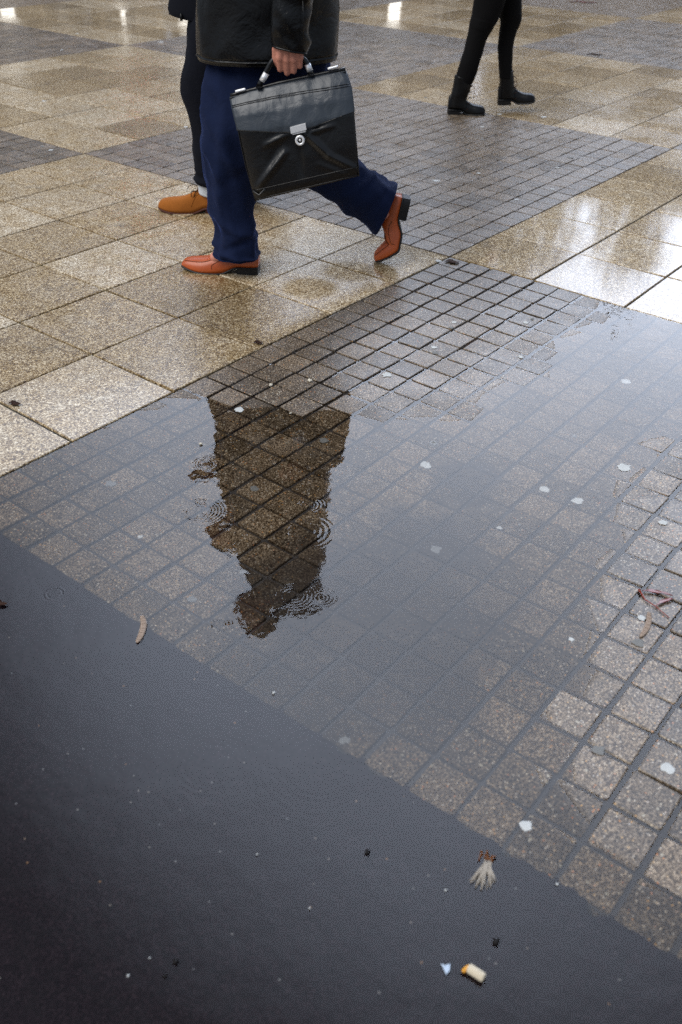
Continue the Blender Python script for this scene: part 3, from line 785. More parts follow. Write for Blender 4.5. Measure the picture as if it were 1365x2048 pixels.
# body
wr = q(581, 68, -.187)
hc = hand_caps(wr, (-1, 0, 0), (0, 0, -1), (0, 1, 0), 1.0, .94)
hw2 = Vector((-.10, .27, 1.035))
hc2 = hand_caps(hw2, (-.3, 0, .95), (-.95, 0, .1), (0, -1, 0), .75, .9)
hip = Vector((.22, .08, .93))
kneef = (q(470,260,0)); ankf = q(485,500,0); kneer = q(600,265,rv); ankr = q(772,425,rv)
caps = [(hip + Vector((0,-.04,0)), kneef, .058, .045), (kneef, ankf, .05, .034), (ankf, ankf + Vector((-.10, 0, -.03)), .030, .022),
        (hip + Vector((0,.05,0)), kneer, .058, .045), (kneer, ankr, .05, .034), (ankr, ankr + Vector((.01, 0, -.05)), .030, .022),
        (hip, (.20, .08, 1.2), .105, .10), ((.19, .08, 1.2), (.20, .08, 1.40), .115, .12), ((.20, -.07, 1.44), (.20, .23, 1.44), .06, .06), ((.19, .08, 1.45), (.13, .08, 1.68), .062, .056),
        ((.21, -.09, 1.44), (.33, -.17, 1.15), .05, .042), ((.33, -.17, 1.15), wr, .042, .027),
        ((.20, .26, 1.43), (.13, .31, 1.16), .05, .042), ((.13, .31, 1.16), hw2, .042, .027)] + hc + hc2
HC = (.095, .08, 1.755)
obj('body', bodymesh(caps, headmesh(HC, -1), .0034), MAT['skin'], man, True)
hv, hf = hairmesh(HC, -1); MB().add(hv, hf).build('hair', MAT['hair'], man); face_bits(man, HC, -1)
# front shoe
hp = q(519, 550, 0); tp = q(364, 540, 0); L1 = (tp - hp).length * 1.0
PROF = [(0, .070, .50), (.04, .082, .64), (.12, .088, .70), (.26, .090, .68), (.38, .086, .68), (.46, .075, .76), (.56, .063, .90), (.68, .055, .99), (.80, .050, .93), (.90, .046, .78), (.965, .040, .64), (1.0, .030, .54)]
def dress_shoe(mx, bend=None):
    up, so, hl, surf = shoe(L1, .049, PROF, .0065, .026, .25, .016, bend)
    put('shoe', up, MAT['orange'], man, mx); me_s = put('sole', so, MAT['sole_b'], man, mx); put('heel', hl, MAT['sole_b'], man, mx, False)
    for side in (0, 1):
        pts = [surf(x, (th if side == 0 else 1 - th), .0006) for x, th in ((.30, .10), (.36, .17), (.44, .22), (.52, .22), (.58, .16), (.60, .08))]
        put('seam', MB().tube([Vector(p) for p in catmull(pts, 24)], .0009, 6), MAT['seam'], man, mx)
        pts = [surf(x, (th if side == 0 else 1 - th), .0004) for x, th in ((.50, .42), (.58, .33), (.68, .29), (.80, .29), (.90, .31), (.96, .34))]
        put('seam', MB().tube([Vector(p) for p in catmull(pts, 30)], .0013, 6), MAT['seam'], man, mx)
    for x in (.56, .60, .64):
        pts = [surf(x + .01 * math.sin(k), .30 + .4 * k / 8, -.0002) for k in range(9)]
        put('vamp_crease', MB().tube([Vector(p) for p in catmull(pts, 20)], .0016, 6), MAT['orange'], man, mx)
dress_shoe(foot_mx(Vector((hp.x, 0, 0)), 0, math.radians(-7)))
dress_shoe(foot_mx(q(822, 396, rv), math.radians(-80), 0), (.66, math.radians(38)))

# ------------------------------------------------------------------ briefcase
base = q(615, 385, -.19); Bm = Matrix.Translation(-base)
case = empty('briefcase', A.o + RH * base.x + NH * base.y + Vector((0, 0, base.z)), A.rz)
tag(case, 'black leather briefcase with flap tinted grey as sky sheen and round steel clasp, held in the left hand', 'briefcase')
LE = [(513,402), (503,366), (493,330), (484,290), (476,250), (468,218), (463,193)]
RE = [(720,353), (718,320), (715,285), (712,250), (709,215), (704,175), (693,141)]
def edge(E_, t):
    k = t * 6; i = min(5, int(k)); f_ = k - i; return (E_[i][0] + (E_[i+1][0] - E_[i][0]) * f_, E_[i][1] + (E_[i+1][1] - E_[i][1]) * f_)
def pv(t):
    xs_ = [0, .05, .3, .6, .75, .9, .97, 1.0]; vs_ = [-.222, -.228, -.230, -.226, -.214, -.191, -.178, -.170]
    return float(np.interp(t, xs_, vs_))
RIDGES = [((572,305),(517,376),.010,.0120), ((618,273),(660,312),.009,.0110), ((660,312),(712,338),.009,.0100), ((575,270),(532,291),.008,.0090), ((622,266),(668,252),.008,.0070), ((600,300),(606,350),.012,-.0050), ((560,290),(540,330),.012,-.004), ((640,330),(690,350),.01,.003)]
def cS(s, t, off=0.0, disp=True):
    a = edge(LE, t); b = edge(RE, t); x = a[0] + (b[0] - a[0]) * s; y = a[1] + (b[1] - a[1]) * s
    if t > .9: y -= 2.5 * math.sin(PI * s) * (t - .9) / .1
    v = pv(t)
    v += .012 * abs(2 * s - 1) ** 8 * (t < .99)
    if disp:
        for (p0, p1, w, h) in RIDGES:
            dx, dy = p1[0] - p0[0], p1[1] - p0[1]; k = max(0, min(1, ((x - p0[0]) * dx + (y - p0[1]) * dy) / (dx*dx + dy*dy)))
            d2 = ((x - p0[0] - k * dx) ** 2 + (y - p0[1] - k * dy) ** 2) / 540 ** 2
            v -= h * math.exp(-d2 / (w * w)) * (.35 + .65 * math.sin(PI * min(1, .15 + k * .8)))
        v += .004 * noise.noise(Vector((x * .012, y * .012, 2)))
    p = q(x, y, v); return Vector((p.x, v - off, p.z))
rings = []
for i in range(56):
    t = i / 55; fr = [cS(k / 55, t) for k in range(56)]
    bk = []
    for k in range(10, -1, -1):
        p = cS(k / 10, t, 0, False); bk.append(Vector((p.x, -.34 - p.y + .002, p.z)))
    rings.append(fr + bk)
put('case_body', MB().rings(rings), MAT['case'], case, Bm)
def tf(s): return .525 + .10 * (abs(s - .5) / .5) ** 1.15
fl = MB(); vs = []; nS, nTt = 60, 30
for j in range(nTt + 1):
    for i in range(nS + 1):
        s = i / nS; r = j / nTt; t = tf(s) + (1 - tf(s)) * r
        w_ = .004 + .003 * math.exp(-((s - .5) / .12) ** 2) * (1 - r) + .003 * noise.noise(Vector((s * 7, r * 2.2, 5))) + .0025 * noise.noise(Vector((s * 22, r * 3, 8)))
        vs.append(cS(s * 1.012 - .006, t, w_, False))
fl.add(vs, [(j*(nS+1)+i, j*(nS+1)+i+1, (j+1)*(nS+1)+i+1, (j+1)*(nS+1)+i) for j in range(nTt) for i in range(nS)])
flo = put('flap', fl, MAT['flap'], case, Bm); sm = flo.modifiers.new('t', 'SOLIDIFY'); sm.thickness = .003; sm.offset = -1
put('flap_piping', MB().tube([cS(s_ / 40, tf(s_ / 40) + .002, .0055, False) for s_ in range(41)], .0016, 8), MAT['case'], flo, Matrix.Identity(4)).matrix_parent_inverse = Matrix.Identity(4)
for ch in flo.children: ch.data.transform(Bm)
for o_ in (.0, .022):
    c_ = MB().tube([cS(s_ / 40, .868 + o_ + .012 * math.sin(s_ / 40 * 5), .0100 + .003 * noise.noise(Vector((s_ / 40 * 7, .7, 5))), False) for s_ in range(41)], .0010, 6)
    put('flap_seam', c_, MAT['case'], flo, Bm)
for pts in ([cS(0, k / 30, .0, False) for k in range(31)], [cS(1, k / 30, .0, False) for k in range(31)], [cS(k / 30, .095, .001) for k in range(31)], [cS(k / 30, .012, .0) for k in range(31)]):
    put('edge_piping', MB().tube(pts, .0017, 6), MAT['case'], case, Bm)
# the bottom gusset corner tab
put('corner_tab', MB().tube([cS(.0, .10, .004), cS(.05, .045, .006), cS(.12, .09, .004)], .004, 8), MAT['case'], case, Bm)
# top rail
put('top_rail', MB().tube([Vector((p.x, -.170, p.z + .004)) for p in [cS(k / 20, 1.0, 0, False) for k in range(21)]], .0055, 10), MAT['case'], case, Bm)
for (px, py) in ((483, 181), (668, 136)):
    a = q(px - 8, py + 1.5, -.178); b = q(px + 8, py - 2.5, -.178)
    put('strap_loop', MB().capsule(a, b, .0045, .0045, 12), MAT['metal'], case, Bm)
# handle
hpts = [q(x, y, -.166) for x, y in ((521,169), (527,157), (535,142), (545,124), (556,115), (580,112), (602,114), (613,122), (619,134), (624,148))]
put('handle', MB().tube([Vector(p) for p in catmull(hpts, 50)], .0082, 14), MAT['case'], case, Bm)
put('handle_fitting', MB().tube([q(526,162,-.168), q(535,146,-.168)], .0098, 14), MAT['metal'], case, Bm)
put('handle_fitting', MB().tube([q(617,128,-.168), q(622,142,-.168)], .0098, 14), MAT['metal'], case, Bm)
put('handle_mount', MB().box(q(514,176,-.19), q(528,168,-.15)), MAT['case'], case, Bm, False)
put('handle_mount', MB().box(q(617,151,-.19), q(631,145,-.15)), MAT['case'], case, Bm, False)
# clasp
vc = -.245
def quadbox(pts, v0, v1):
    P = [q(x, y, v0) for x, y in pts]; Q = [Vector((p.x, v1, p.z)) for p in P]; n_ = len(P)
    return MB().add(P + Q, [tuple(range(n_)), tuple(range(2*n_-1, n_-1, -1))] + [(k, (k+1) % n_, n_ + (k+1) % n_, n_ + k) for k in range(n_)])
put('clasp_plate', quadbox([(582,256), (613,248), (615,260), (584,268)], vc - .004, vc + .012), MAT['metal'], case, Bm, False)
put('clasp_plate', quadbox([(587,268), (613,261.5), (613.5,264), (587.5,270)], vc - .002, vc + .012), MAT['metal'], case, Bm, False)
cc = q(602, 281, vc); th_ = math.radians(-14)
ringp = [cc + Vector((math.cos(a) * .0190 * .62, 0, math.sin(a) * .0125)) for a in [2 * PI * k / 28 for k in range(29)]]
put('clasp_ring', MB().tube(ringp, .0042, 10, False), MAT['metal'], case, Bm)
put('clasp_button', MB().capsule(cc + Vector((0, .006, .001)), cc + Vector((0, -.001, .001)), .0040, .0040, 14), MAT['metal'], case, Bm)

# ------------------------------------------------------------------ the man beyond him
Bf = Frame(378, 424)
m2 = empty('person', Bf.o, Bf.rz)
tag(m2, 'person walking beyond the briefcase carrier in dark navy coat and trousers and tan suede shoe', 'person')
q = Bf.q; lv = .0
leg([(q(385,-120,.05), q(480,-120,.05), .10), (q(380,0,.02), q(465,0,.02), .10), (q(376,60,lv), q(452,60,lv), .10), (q(373,110,lv), q(455,112,lv), .10), (q(364,150,lv), q(452,154,lv), .095), (q(364,185,lv), q(455,188,lv), .09), (q(376,225,lv), q(458,228,lv), .085),
     (q(386,275,lv), q(458,278,lv), .078), (q(390,320,lv), q(458,322,lv), .07), (q(389,345,lv), q(458,350,lv), .068), (q(392,362,lv), q(458,372,lv), .070)], 90, 56, folds(.007, 6, 3, 7.7, ((.78, .03, .006, .04), (.9, .03, -.006, 0), (.96, .02, .006, 0))), 2.1).build('trouser_leg', MAT['navydark'], m2)
lv = .16
leg([(q(390,-120,.12), q(485,-120,.12), .10), (q(388,0,lv), q(470,0,lv), .10), (q(390,60,lv), q(470,60,lv), .10), (q(395,130,lv), q(480,130,lv), .095), (q(430,200,lv), q(505,195,lv), .085), (q(480,260,lv), q(545,235,lv), .075), (q(520,310,lv), q(575,272,lv), .07)], 50, 40, folds(.006, 6, 3, 3.7)).build('trouser_leg', MAT['navydark'], m2)
kz = q(340, 20, .05).z; hL = q(341, 22, .08); hR = q(500, 50, .08); c0 = q(430, 890, .08, True).x + .175
def e2(dl, dr, z, rb): return (Vector((c0 + dl, .08, z)), Vector((c0 + dr, .08, z)), rb)
def cf(p, th, t): return .008 * (1 - abs(noise.noise(Vector((p.x * 8, p.y * 8, p.z * 2.5 + 4)))) * 2.6)
leg([(hL, hR, .15), (hL + Vector((.004, 0, .05)), hR + Vector((0, 0, .05)), .15), e2(-.17, .19, 1.05, .15), e2(-.17, .17, 1.2, .16), e2(-.17, .17, 1.38, .18), e2(-.16, .15, 1.5, .18), e2(-.13, .10, 1.57, .13), e2(-.11, .06, 1.63, .08), e2(-.11, .05, 1.68, .07)], 90, 60, cf, 2.3).build('coat', MAT['coat'], m2)
MB().tube([q(362, 26, -.06), q(363, 33, -.06), q(363, 41, -.06)], [.003, .006, .005], 8).build('zip_pull', MAT['boot'], m2)
for s_ in (-1, 1):
    v0 = .08 + s_ * .2
    leg([(Vector((c0 - .05, .08 + s_ * .13, 1.06)), Vector((c0 + .02, .08 + s_ * .13, 1.0)), .045), (Vector((c0 + .0, v0, 1.14)), Vector((c0 + .11, v0, 1.12)), .055), (Vector((c0 - .07, v0, 1.3)), Vector((c0 + .07, v0, 1.3)), .065), (Vector((c0 - .09, .08 + s_ * .16, 1.46)), Vector((c0 + .07, .08 + s_ * .16, 1.46)), .07), (Vector((c0 - .06, .08 + s_ * .10, 1.56)), Vector((c0 + .03, .08 + s_ * .10, 1.56)), .04)], 50, 30, cf).build('sleeve', MAT['coat'], m2)
hd = q(456, 1064, .08, True); HC2 = (hd.x, .08, min(1.83, hd.z))
kf = q(415, 190, 0); af = q(420, 365, 0); kr = q(520, 230, .16); ar = q(560, 300, .16)
caps = [((c0, .04, .92), kf, .055, .045), (kf, af, .044, .030), (af, af + Vector((-.01, 0, -.06)), .026, .02), ((c0, .12, .92), kr, .055, .045), (kr, ar, .046, .032), (ar, ar + Vector((.0, 0, -.09)), .03, .02),
        ((c0, .08, .93), (c0 - .01, .08, 1.2), .12, .11), ((c0 - .01, .08, 1.2), (c0 - .01, .08, 1.42), .11, .115), ((c0 - .01, -.06, 1.46), (c0 - .01, .22, 1.46), .06, .06), ((c0 - .02, .08, 1.46), (HC2[0] + .02, .08, HC2[2] - .06), .06, .055)]
for s_ in (-1, 1):
    caps += [((c0, .08 + s_ * .17, 1.45), (c0 + .05, .08 + s_ * .2, 1.15), .048, .04), ((c0 + .05, .08 + s_ * .2, 1.15), (c0 - .02, .08 + s_ * .12, 1.05), .04, .027)]
    caps += hand_caps((c0 - .02, .08 + s_ * .10, 1.05), (-1, 0, 0), (-.3, 0, -1), (0, -s_, 0), .45, .7)
obj('body', bodymesh(caps, headmesh(HC2, -1), .0055), MAT['skin'], m2, True)
hv, hf = hairmesh(HC2, -1); MB().add(hv, hf).build('hair', MAT['hair'], m2); face_bits(m2, HC2, -1)
L2 = .300; toe = q(318, 421, 0)
PR2 = [(0, .095, .50), (.05, .112, .62), (.15, .118, .66), (.27, .118, .66), (.36, .108, .68), (.46, .090, .76), (.58, .073, .90), (.70, .064, 1.0), (.82, .059, .95), (.91, .054, .80), (.965, .046, .60), (1.0, .034, .36)]
def suede(mx):
    up, so, hl, surf = shoe(L2, .050, PR2, .008, .022, .27, .012)
    put('shoe', up, MAT['suede'], m2, mx); put('sole', so, MAT['sole_r'], m2, mx); put('heel', hl, MAT['sole_r'], m2, mx, False)
    for side in (0, 1):
        g_ = lambda x, th: surf(x, th if side == 0 else 1 - th, .0007)
        put('seam', MB().tube([Vector(p) for p in catmull([g_(.20, .10), g_(.30, .26), g_(.40, .28), g_(.48, .20), g_(.50, .10)], 24)], .0012, 6), MAT['suede'], m2, mx)
    for (a, b) in (((.38, .40), (.43, .60)), ((.44, .40), (.49, .58))):
        put('lace', MB().tube([surf(a[0], a[1], .002), surf((a[0] + b[0]) / 2, .5, .004), surf(b[0], b[1], .002)], .0018, 6), MAT['lace'], m2, mx)
    p0 = surf(.42, .5, .004)
    put('lace', MB().tube([Vector(p) for p in catmull([p0, p0 + Vector((.012, .004, .016)), p0 + Vector((.038, .006, .010)), p0 + Vector((.046, .008, -.004))], 16)], .0014, 6), MAT['lace'], m2, mx)
    p1 = surf(.40, .42, .003)
    put('lace', MB().tube([Vector(p) for p in catmull([p1, p1 + Vector((.008, .012, -.006)), p1 + Vector((.016, .014, -.030)), p1 + Vector((.014, .012, -.042))], 16)], .0018, 6), MAT['lace'], m2, mx)
    p2 = surf(.40, .36, .003)
    put('lace', MB().tube([Vector(p) for p in catmull([p2, p2 + Vector((.022, .010, .004)), p2 + Vector((.026, .016, -.02))], 16)], .0016, 6), MAT['lace'], m2, mx)
suede(foot_mx(Vector((toe.x + L2, 0, 0)), 0, math.radians(-3)))
ft2 = q(570, 318, .16); suede(foot_mx(Vector((ft2.x + .03, .16, ft2.z - .03)), math.radians(-38), 0))
leg([(q(397,384,0), q(442,396,0), .040), (q(397,372,0), q(443,380,0), .044), (q(396,362,0), q(443,366,0), .044), (q(399,350,0), q(440,352,0), .04)], 16, 30).build('sock', MAT['sock'], m2)

# ------------------------------------------------------------------ the woman in the distance
W = Frame(930, 229); q = W.q
wm = empty('person', W.o, W.rz)
tag(wm, 'person walking right in black skinny trousers and black lace-up ankle boots, at the upper right', 'person')
wf = lambda seed: folds(.0035, 10, 9, seed, tuple((.33 + .025 * k, .008, .003, .01) for k in range(4)))
leg([(q(955,-60,.02), q(1020,-60,.02), .10), (q(951,-20,0), q(1014,-10,0), .095), (q(946,20,0), q(1002,28,0), .085), (q(941,45,0), q(988,52,0), .075), (q(936,70,0), q(973,80,0), .062), (q(930,95,0), q(966,104,0), .056), (q(922,120,0), q(959,130,0), .056), (q(915,145,0), q(951,153,0), .050), (q(911,160,0), q(944,168,0), .044)], 90, 40, wf(2.2)).build('trouser_leg', MAT['black'], wm)
wv = .10
leg([(q(960,-60,wv), q(1040,-60,wv), .10), (q(985,-20,wv), q(1043,-20,wv), .09), (q(999,20,wv), q(1044,15,wv), .08), (q(1002,45,wv), q(1042,42,wv), .068), (q(999,70,wv), q(1032,68,wv), .058), (q(997,95,wv), q(1027,93,wv), .055), (q(998,125,wv), q(1026,125,wv), .050), (q(1000,155,wv), q(1026,155,wv), .045)], 90, 40, wf(5.2)).build('trouser_leg', MAT['black'], wm)
hx = q(895, 231, 0); tx = q(970, 226, 0); L3 = (tx.x - hx.x) * 1.0
PR3 = [(0, .10, .50), (.05, .115, .62), (.15, .120, .66), (.30, .118, .66), (.42, .100, .68), (.52, .078, .78), (.64, .064, .92), (.76, .058, 1.0), (.88, .055, .92), (.95, .048, .74), (1.0, .034, .45)]
def boot(mx, shaft):
    up, so, hl, surf = shoe(L3, .043, PR3, .009, .024, .30, .010)
    put('boot', up, MAT['boot'], wm, mx); put('sole', so, MAT['sole_b'], wm, mx); put('heel', hl, MAT['sole_b'], wm, mx, False)
    leg(shaft, 50, 36, folds(.003, 12, 14, 3.3)).build('boot_shaft', MAT['boot'], wm)
    p0 = (shaft[0][1] + shaft[1][1]) / 2 + Vector((0, -.02, 0))
    for k in range(6):
        t = k / 5; a = shaft[0][1].lerp(shaft[-1][1], t) + Vector((.002, -.012, -.005)); MB().tube([a + Vector((-.012, -.02, 0)), a + Vector((.003, -.004, .003)), a + Vector((-.006, .012, 0))], .002, 6).build('lace', MAT['lace'], wm)
    MB().tube([p0, p0 + Vector((.016, 0, -.01)), p0 + Vector((.020, 0, -.045)), p0 + Vector((.018, 0, -.075))], .0016, 6).build('lace', MAT['sole_r'], wm)
boot(foot_mx(Vector((hx.x, 0, 0)), 0, 0, 0, -1), [(q(910,149,0), q(946,158,0), .048), (q(907,170,0), q(941,178,0), .046), (q(902,193,0), q(934,198,0), .042), (q(899,212,0), q(936,214,0), .040)])
h2 = q(996, 209, wv); boot(foot_mx(Vector((h2.x, wv, h2.z)), math.radians(4), 0, 0, -1), [(q(999,140,wv), q(1027,140,wv), .046), (q(1000,160,wv), q(1029,160,wv), .044), (q(999,178,wv), q(1030,180,wv), .042), (q(998,195,wv), q(1033,193,wv), .040)])
cx = (q(955,-60,.05).x + q(1040,-60,.05).x) / 2
def e3(a, b, z, rb): return (Vector((cx + a, .05, z)), Vector((cx + b, .05, z)), rb)
zt = q(990, -30, .05).z
leg([e3(-.15, .15, zt, .14), e3(-.15, .14, zt + .1, .15), e3(-.12, .12, zt + .28, .13), e3(-.12, .13, zt + .42, .15), e3(-.11, .12, zt + .55, .16), e3(-.07, .09, zt + .63, .11), e3(-.045, .06, zt + .68, .06)], 60, 44, cf).build('jacket', MAT['coat'], wm)
HC3 = (cx + .03, .05, zt + .80)
for s_ in (-1, 1):
    leg([(Vector((cx + .04, .05 + s_ * .13, zt + .17)), Vector((cx + .10, .05 + s_ * .13, zt + .22)), .04), (Vector((cx - .05, .05 + s_ * .19, zt + .28)), Vector((cx + .05, .05 + s_ * .19, zt + .28)), .048), (Vector((cx - .06, .05 + s_ * .14, zt + .52)), Vector((cx + .06, .05 + s_ * .14, zt + .52)), .05), (Vector((cx - .03, .05 + s_ * .1, zt + .60)), Vector((cx + .04, .05 + s_ * .1, zt + .60)), .03)], 40, 26, cf).build('sleeve', MAT['coat'], wm)
k1 = q(954, 85, 0); a1 = q(918, 205, 0); k2 = q(1015, 80, wv); a2 = q(1014, 188, wv)
caps = [(q(985, -30, .03), k1, .045, .034), (k1, a1, .032, .024), (a1, a1 + Vector((.08, 0, -.04)), .026, .02), (q(1015, -30, .08), k2, .042, .030), (k2, a2, .028, .022), (a2, a2 + Vector((.05, 0, -.03)), .022, .018),
        (q(985, -30, .03), q(1015, -30, .08), .045, .045), (q(1000, -30, .05), (cx, .05, zt + .3), .07, .09), ((cx, .05, zt + .3), (cx, .05, zt + .48), .09, .10), ((cx, -.05, zt + .52), (cx, .15, zt + .52), .05, .05), ((cx, .05, zt + .52), (cx + .02, .05, zt + .74), .05, .045)]
for s_ in (-1, 1):
    caps += [((cx, .05 + s_ * .14, zt + .51), (cx, .05 + s_ * .19, zt + .28), .04, .034), ((cx, .05 + s_ * .19, zt + .28), (cx + .07, .05 + s_ * .12, zt + .2), .034, .023)] + hand_caps((cx + .07, .05 + s_ * .12, zt + .2), (0, 0, 1), (1, 0, -.3), (0, -s_, 0), .45, .75)
obj('body', bodymesh(caps, headmesh(HC3, 1, .92), .0055), MAT['skin'], wm, True)
hv, hf = hairmesh(HC3, 1, .94, .10); MB().add(hv, hf).build('hair', MAT['hair'], wm); face_bits(wm, HC3, 1, .92)

# ------------------------------------------------------------------ small things on the ground
MAT['gum'] = cloth('trodden_gum', (.46, .47, .46), .8, 0, (120, .6, .002)); MAT['gum2'] = cloth('greyed_gum', (.17, .17, .165), .8, 0, (120, .6, .002))
def topz(p, is_slab=False): return G(p.x, p.y) + .0008
GUM = [(478,820,11,0),(648,880,11,1),(774,753,11,0),(853,928,14,0),(1249,935,16,0),(1090,977,12,0),(1157,1001,13,0),(873,1094,13,1),(868,885,9,1),(1327,1047,10,0),(1254,760,11,0),(1052,647,7,0),(908,647,6,0),(868,697,7,0),(871,708,8,1),(1042,715,7,0),(903,658,6,1),
       (1333,1541,16,0),(1052,1653,15,0),(1198,1504,14,1),(1277,1288,13,1),(1283,1238,9,0),(1143,1279,7,0),(690,1476,13,1),(280,1068,6,0),(383,1190,11,1),(222,964,12,1),(877,524,7,0),(1065,640,5,1),(485,1135,9,1),(508,972,11,1),
       (1105,380,5,0),(1033,401,5,0),(1116,337,5,0),(1142,317,6,1),(1000,230,6,0),(965,255,5,0),(966,281,6,1),(1125,309,4,1),(896,283,6,1),(935,301,5,1),(873,363,8,0),(958,348,5,0),(862,467,6,1),(953,440,5,1),(1047,319,5,1),(1206,336,4,1),(1088,235,7,0),(1183,183,4,0),(1142,200,5,1),(1268,130,4,1),(88,203,5,0),(102,302,6,0),(85,294,6,1),(372,255,5,0),(338,289,4,1),(124,101,4,0),(322,85,6,0),(155,68,4,0),(740,300,4,1),(793,225,4,1),(852,196,4,1),(1205,83,4,1),(820,268,5,1),(790,250,4,1),(1150,870,5,1),(1000,1052,6,0),(1040,1047,4,1)]
for i, (px, py, r, k) in enumerate(GUM):
    p = gnd(px, py); pr = proj(p); rad = r / FPX * pr[2] * 1.05; rr = random.Random(i)
    n_ = 14; pts = []
    for ring, hgt in ((1.0, .0), (.9, .0005), (.45, .0008)):
        for j in range(n_):
            a = 2 * PI * j / n_; w_ = .82 + .42 * noise.noise(Vector((math.cos(a) * 2.4 + i * 7, math.sin(a) * 2.4, .5)))
            pts.append((math.cos(a) * rad * ring * w_, math.sin(a) * rad * ring * w_, hgt))
    fs = [(j, (j+1) % n_, n_ + (j+1) % n_, n_ + j) for j in range(n_)] + [(n_ + j, n_ + (j+1) % n_, 2*n_ + (j+1) % n_, 2*n_ + j) for j in range(n_)] + [tuple(range(2*n_, 3*n_))]
    o = MB().add(pts, fs).build('chewing_gum', MAT['gum2' if k else 'gum']); o.location = (p.x, p.y, topz(p) + .0004)
    ONE = {(1333,1541): 'large ragged white gum spot at the lower right edge, on bare setts', (1052,1653): 'white heart-shaped gum spot beside the broken asphalt edge', (1249,935): 'large round pale gum spot on the setts below the right-hand slabs',
           (853,928): 'round pale gum spot in the puddle right of the dark reflection', (774,753): 'bright oval gum spot on a sett above the shoreline', (478,820): 'white gum spot inside the top left of the dark reflection', (1277,1288): 'greyed gum smear just below the right-hand seed pod',
           (1283,1238): 'small white gum dot touching the top of the right-hand seed pod', (690,1476): 'greyed gum smear near the sunken asphalt edge, low centre', (1198,1504): 'faded greyed gum smear left of the large ragged white one', (1090,977): 'splayed white gum spot in the murky right part of the puddle',
           (1157,1001): 'white gum spot just right of the splayed one in the puddle', (873,1094): 'ragged greyed gum spot in the middle of the murky silt', (1327,1047): 'small ringed white gum spot near the right edge', (648,880): 'greyed gum spot inside the right of the dark reflection', (508,972): 'dull grey gum spot at the middle of the dark reflection'}
    in_p = shore_sd(p.x, p.y) < 0; zone = ('under the puddle water on a sunken sett' if in_p else ('on the near square of setts above the waterline' if py > 520 else ('on the middle square of setts behind the briefcase' if 225 < py and px > 500 else ('on the small corner of setts at the left' if py > 250 else 'on the far paving near the top of the picture'))))
    lb = ONE.get((px, py)) or (('greyed' if k else 'pale') + ' small gum spot ' + zone)
    tag(o, lb, 'chewing gum', 'trodden chewing gum spots on the paving')
MAT['pod'] = cloth('dry_pod', (.30, .23, .18), .7); MAT['podline'] = cloth('pod_rib', (.16, .10, .07), .7)
MAT['leafred'] = cloth('wet_red_leaf', (.16, .022, .012), .35, coat=.6, spec=.5); MAT['twig'] = cloth('wet_twig', (.22, .035, .016), .4, coat=.5)
def at0(x, y, dz=0.0):
    p = gnd(x, y); p.z = max(topz(p), .0004 if shore_sd(p.x, p.y) < 0 else -1) + .0015 + dz; return p
def pod(pts, w, label):
    P = [at0(x, y) for x, y in pts]; o0 = P[len(P)//2].copy(); C_ = [Vector(p) - o0 for p in catmull(P, 17)]
    r = empty('seed_pod', o0); tag(r, label, 'seed pod', 'dry seed pods on the wet ground')
    rings = []
    for i, c in enumerate(C_):
        d = (C_[min(16, i+1)] - C_[max(0, i-1)]); d.z = 0; d.normalize(); s_ = Vector((-d.y, d.x, 0)); k = w * (.30 + .70 * math.sin(PI * min(1, max(0, .06 + i / 18))) ** .5) * (.35 if i == 16 else 1)
        rings.append([c + s_ * k * math.cos(2 * PI * j / 10) + Vector((0, 0, .0012 * math.sin(2 * PI * j / 10) + (.0006 if i % 2 else 0))) for j in range(10)])
    MB().rings(rings).build('husk', MAT['pod'], r)
    for i in range(1, 16):
        c = C_[i]; d = (C_[min(16, i+1)] - C_[max(0, i-1)]); d.z = 0; d.normalize(); s_ = Vector((-d.y, d.x, 0))
        MB().tube([c - s_ * w * .75 + Vector((0, 0, .0012)), c + Vector((0, 0, .0019)), c + s_ * w * .75 + Vector((0, 0, .0012))], .0004, 5).build('rib', MAT['podline'], r)
pod([(284, 1233), (288, 1248), (283, 1270), (274, 1287)], .0065, 'curved pale seed pod floating by the edge of the setts, at the left')
pod([(1298, 1228), (1298, 1245), (1292, 1262), (1281, 1277)], .0060, 'curved pale seed pod lying below the red twig on the setts, at the right')
tw = at0(1281, 1190); r = empty('fallen_leaf', tw); tag(r, 'wet red leaf stalk with two torn leaflets on the setts at the right', 'leaf')
MB().tube([at0(1278,1183) - tw, at0(1290,1203,.001) - tw, at0(1312,1218,.001) - tw, at0(1338,1240,.0) - tw], [.0030, .0013, .0012, .0010], 7).build('stalk', MAT['twig'], r)
def leaflet(pts, w, parent, mat=None, org=tw):
    C_ = [Vector(p) - org for p in catmull([at0(x, y, .001) for x, y in pts], 12)]; vs = []; fs = []
    for i, c in enumerate(C_):
        d = C_[min(11, i+1)] - C_[max(0, i-1)]; d.z = 0; d.normalize(); s_ = Vector((-d.y, d.x, 0)); k = w * math.sin(PI * (.05 + .9 * i / 11)) * (1 + .25 * math.sin(i * 2.3))
        vs += [c - s_ * k + Vector((0, 0, .002 + .001 * math.sin(i))), c + Vector((0, 0, -.0003)), c + s_ * k + Vector((0, 0, .001 - .001 * math.cos(i)))]
    for i in range(11):
        a = i * 3; fs += [(a, a+1, a+4, a+3), (a+1, a+2, a+5, a+4)]
    o = MB().add(vs, fs).build('leaflet', mat or MAT['leafred'], parent); m_ = o.modifiers.new('t', 'SOLIDIFY'); m_.thickness = .0005; return o
leaflet([(1284,1186), (1303,1187), (1322,1190), (1345,1197)], .006, r); leaflet([(1311,1217), (1325,1208), (1338,1204), (1346,1203)], .005, r)
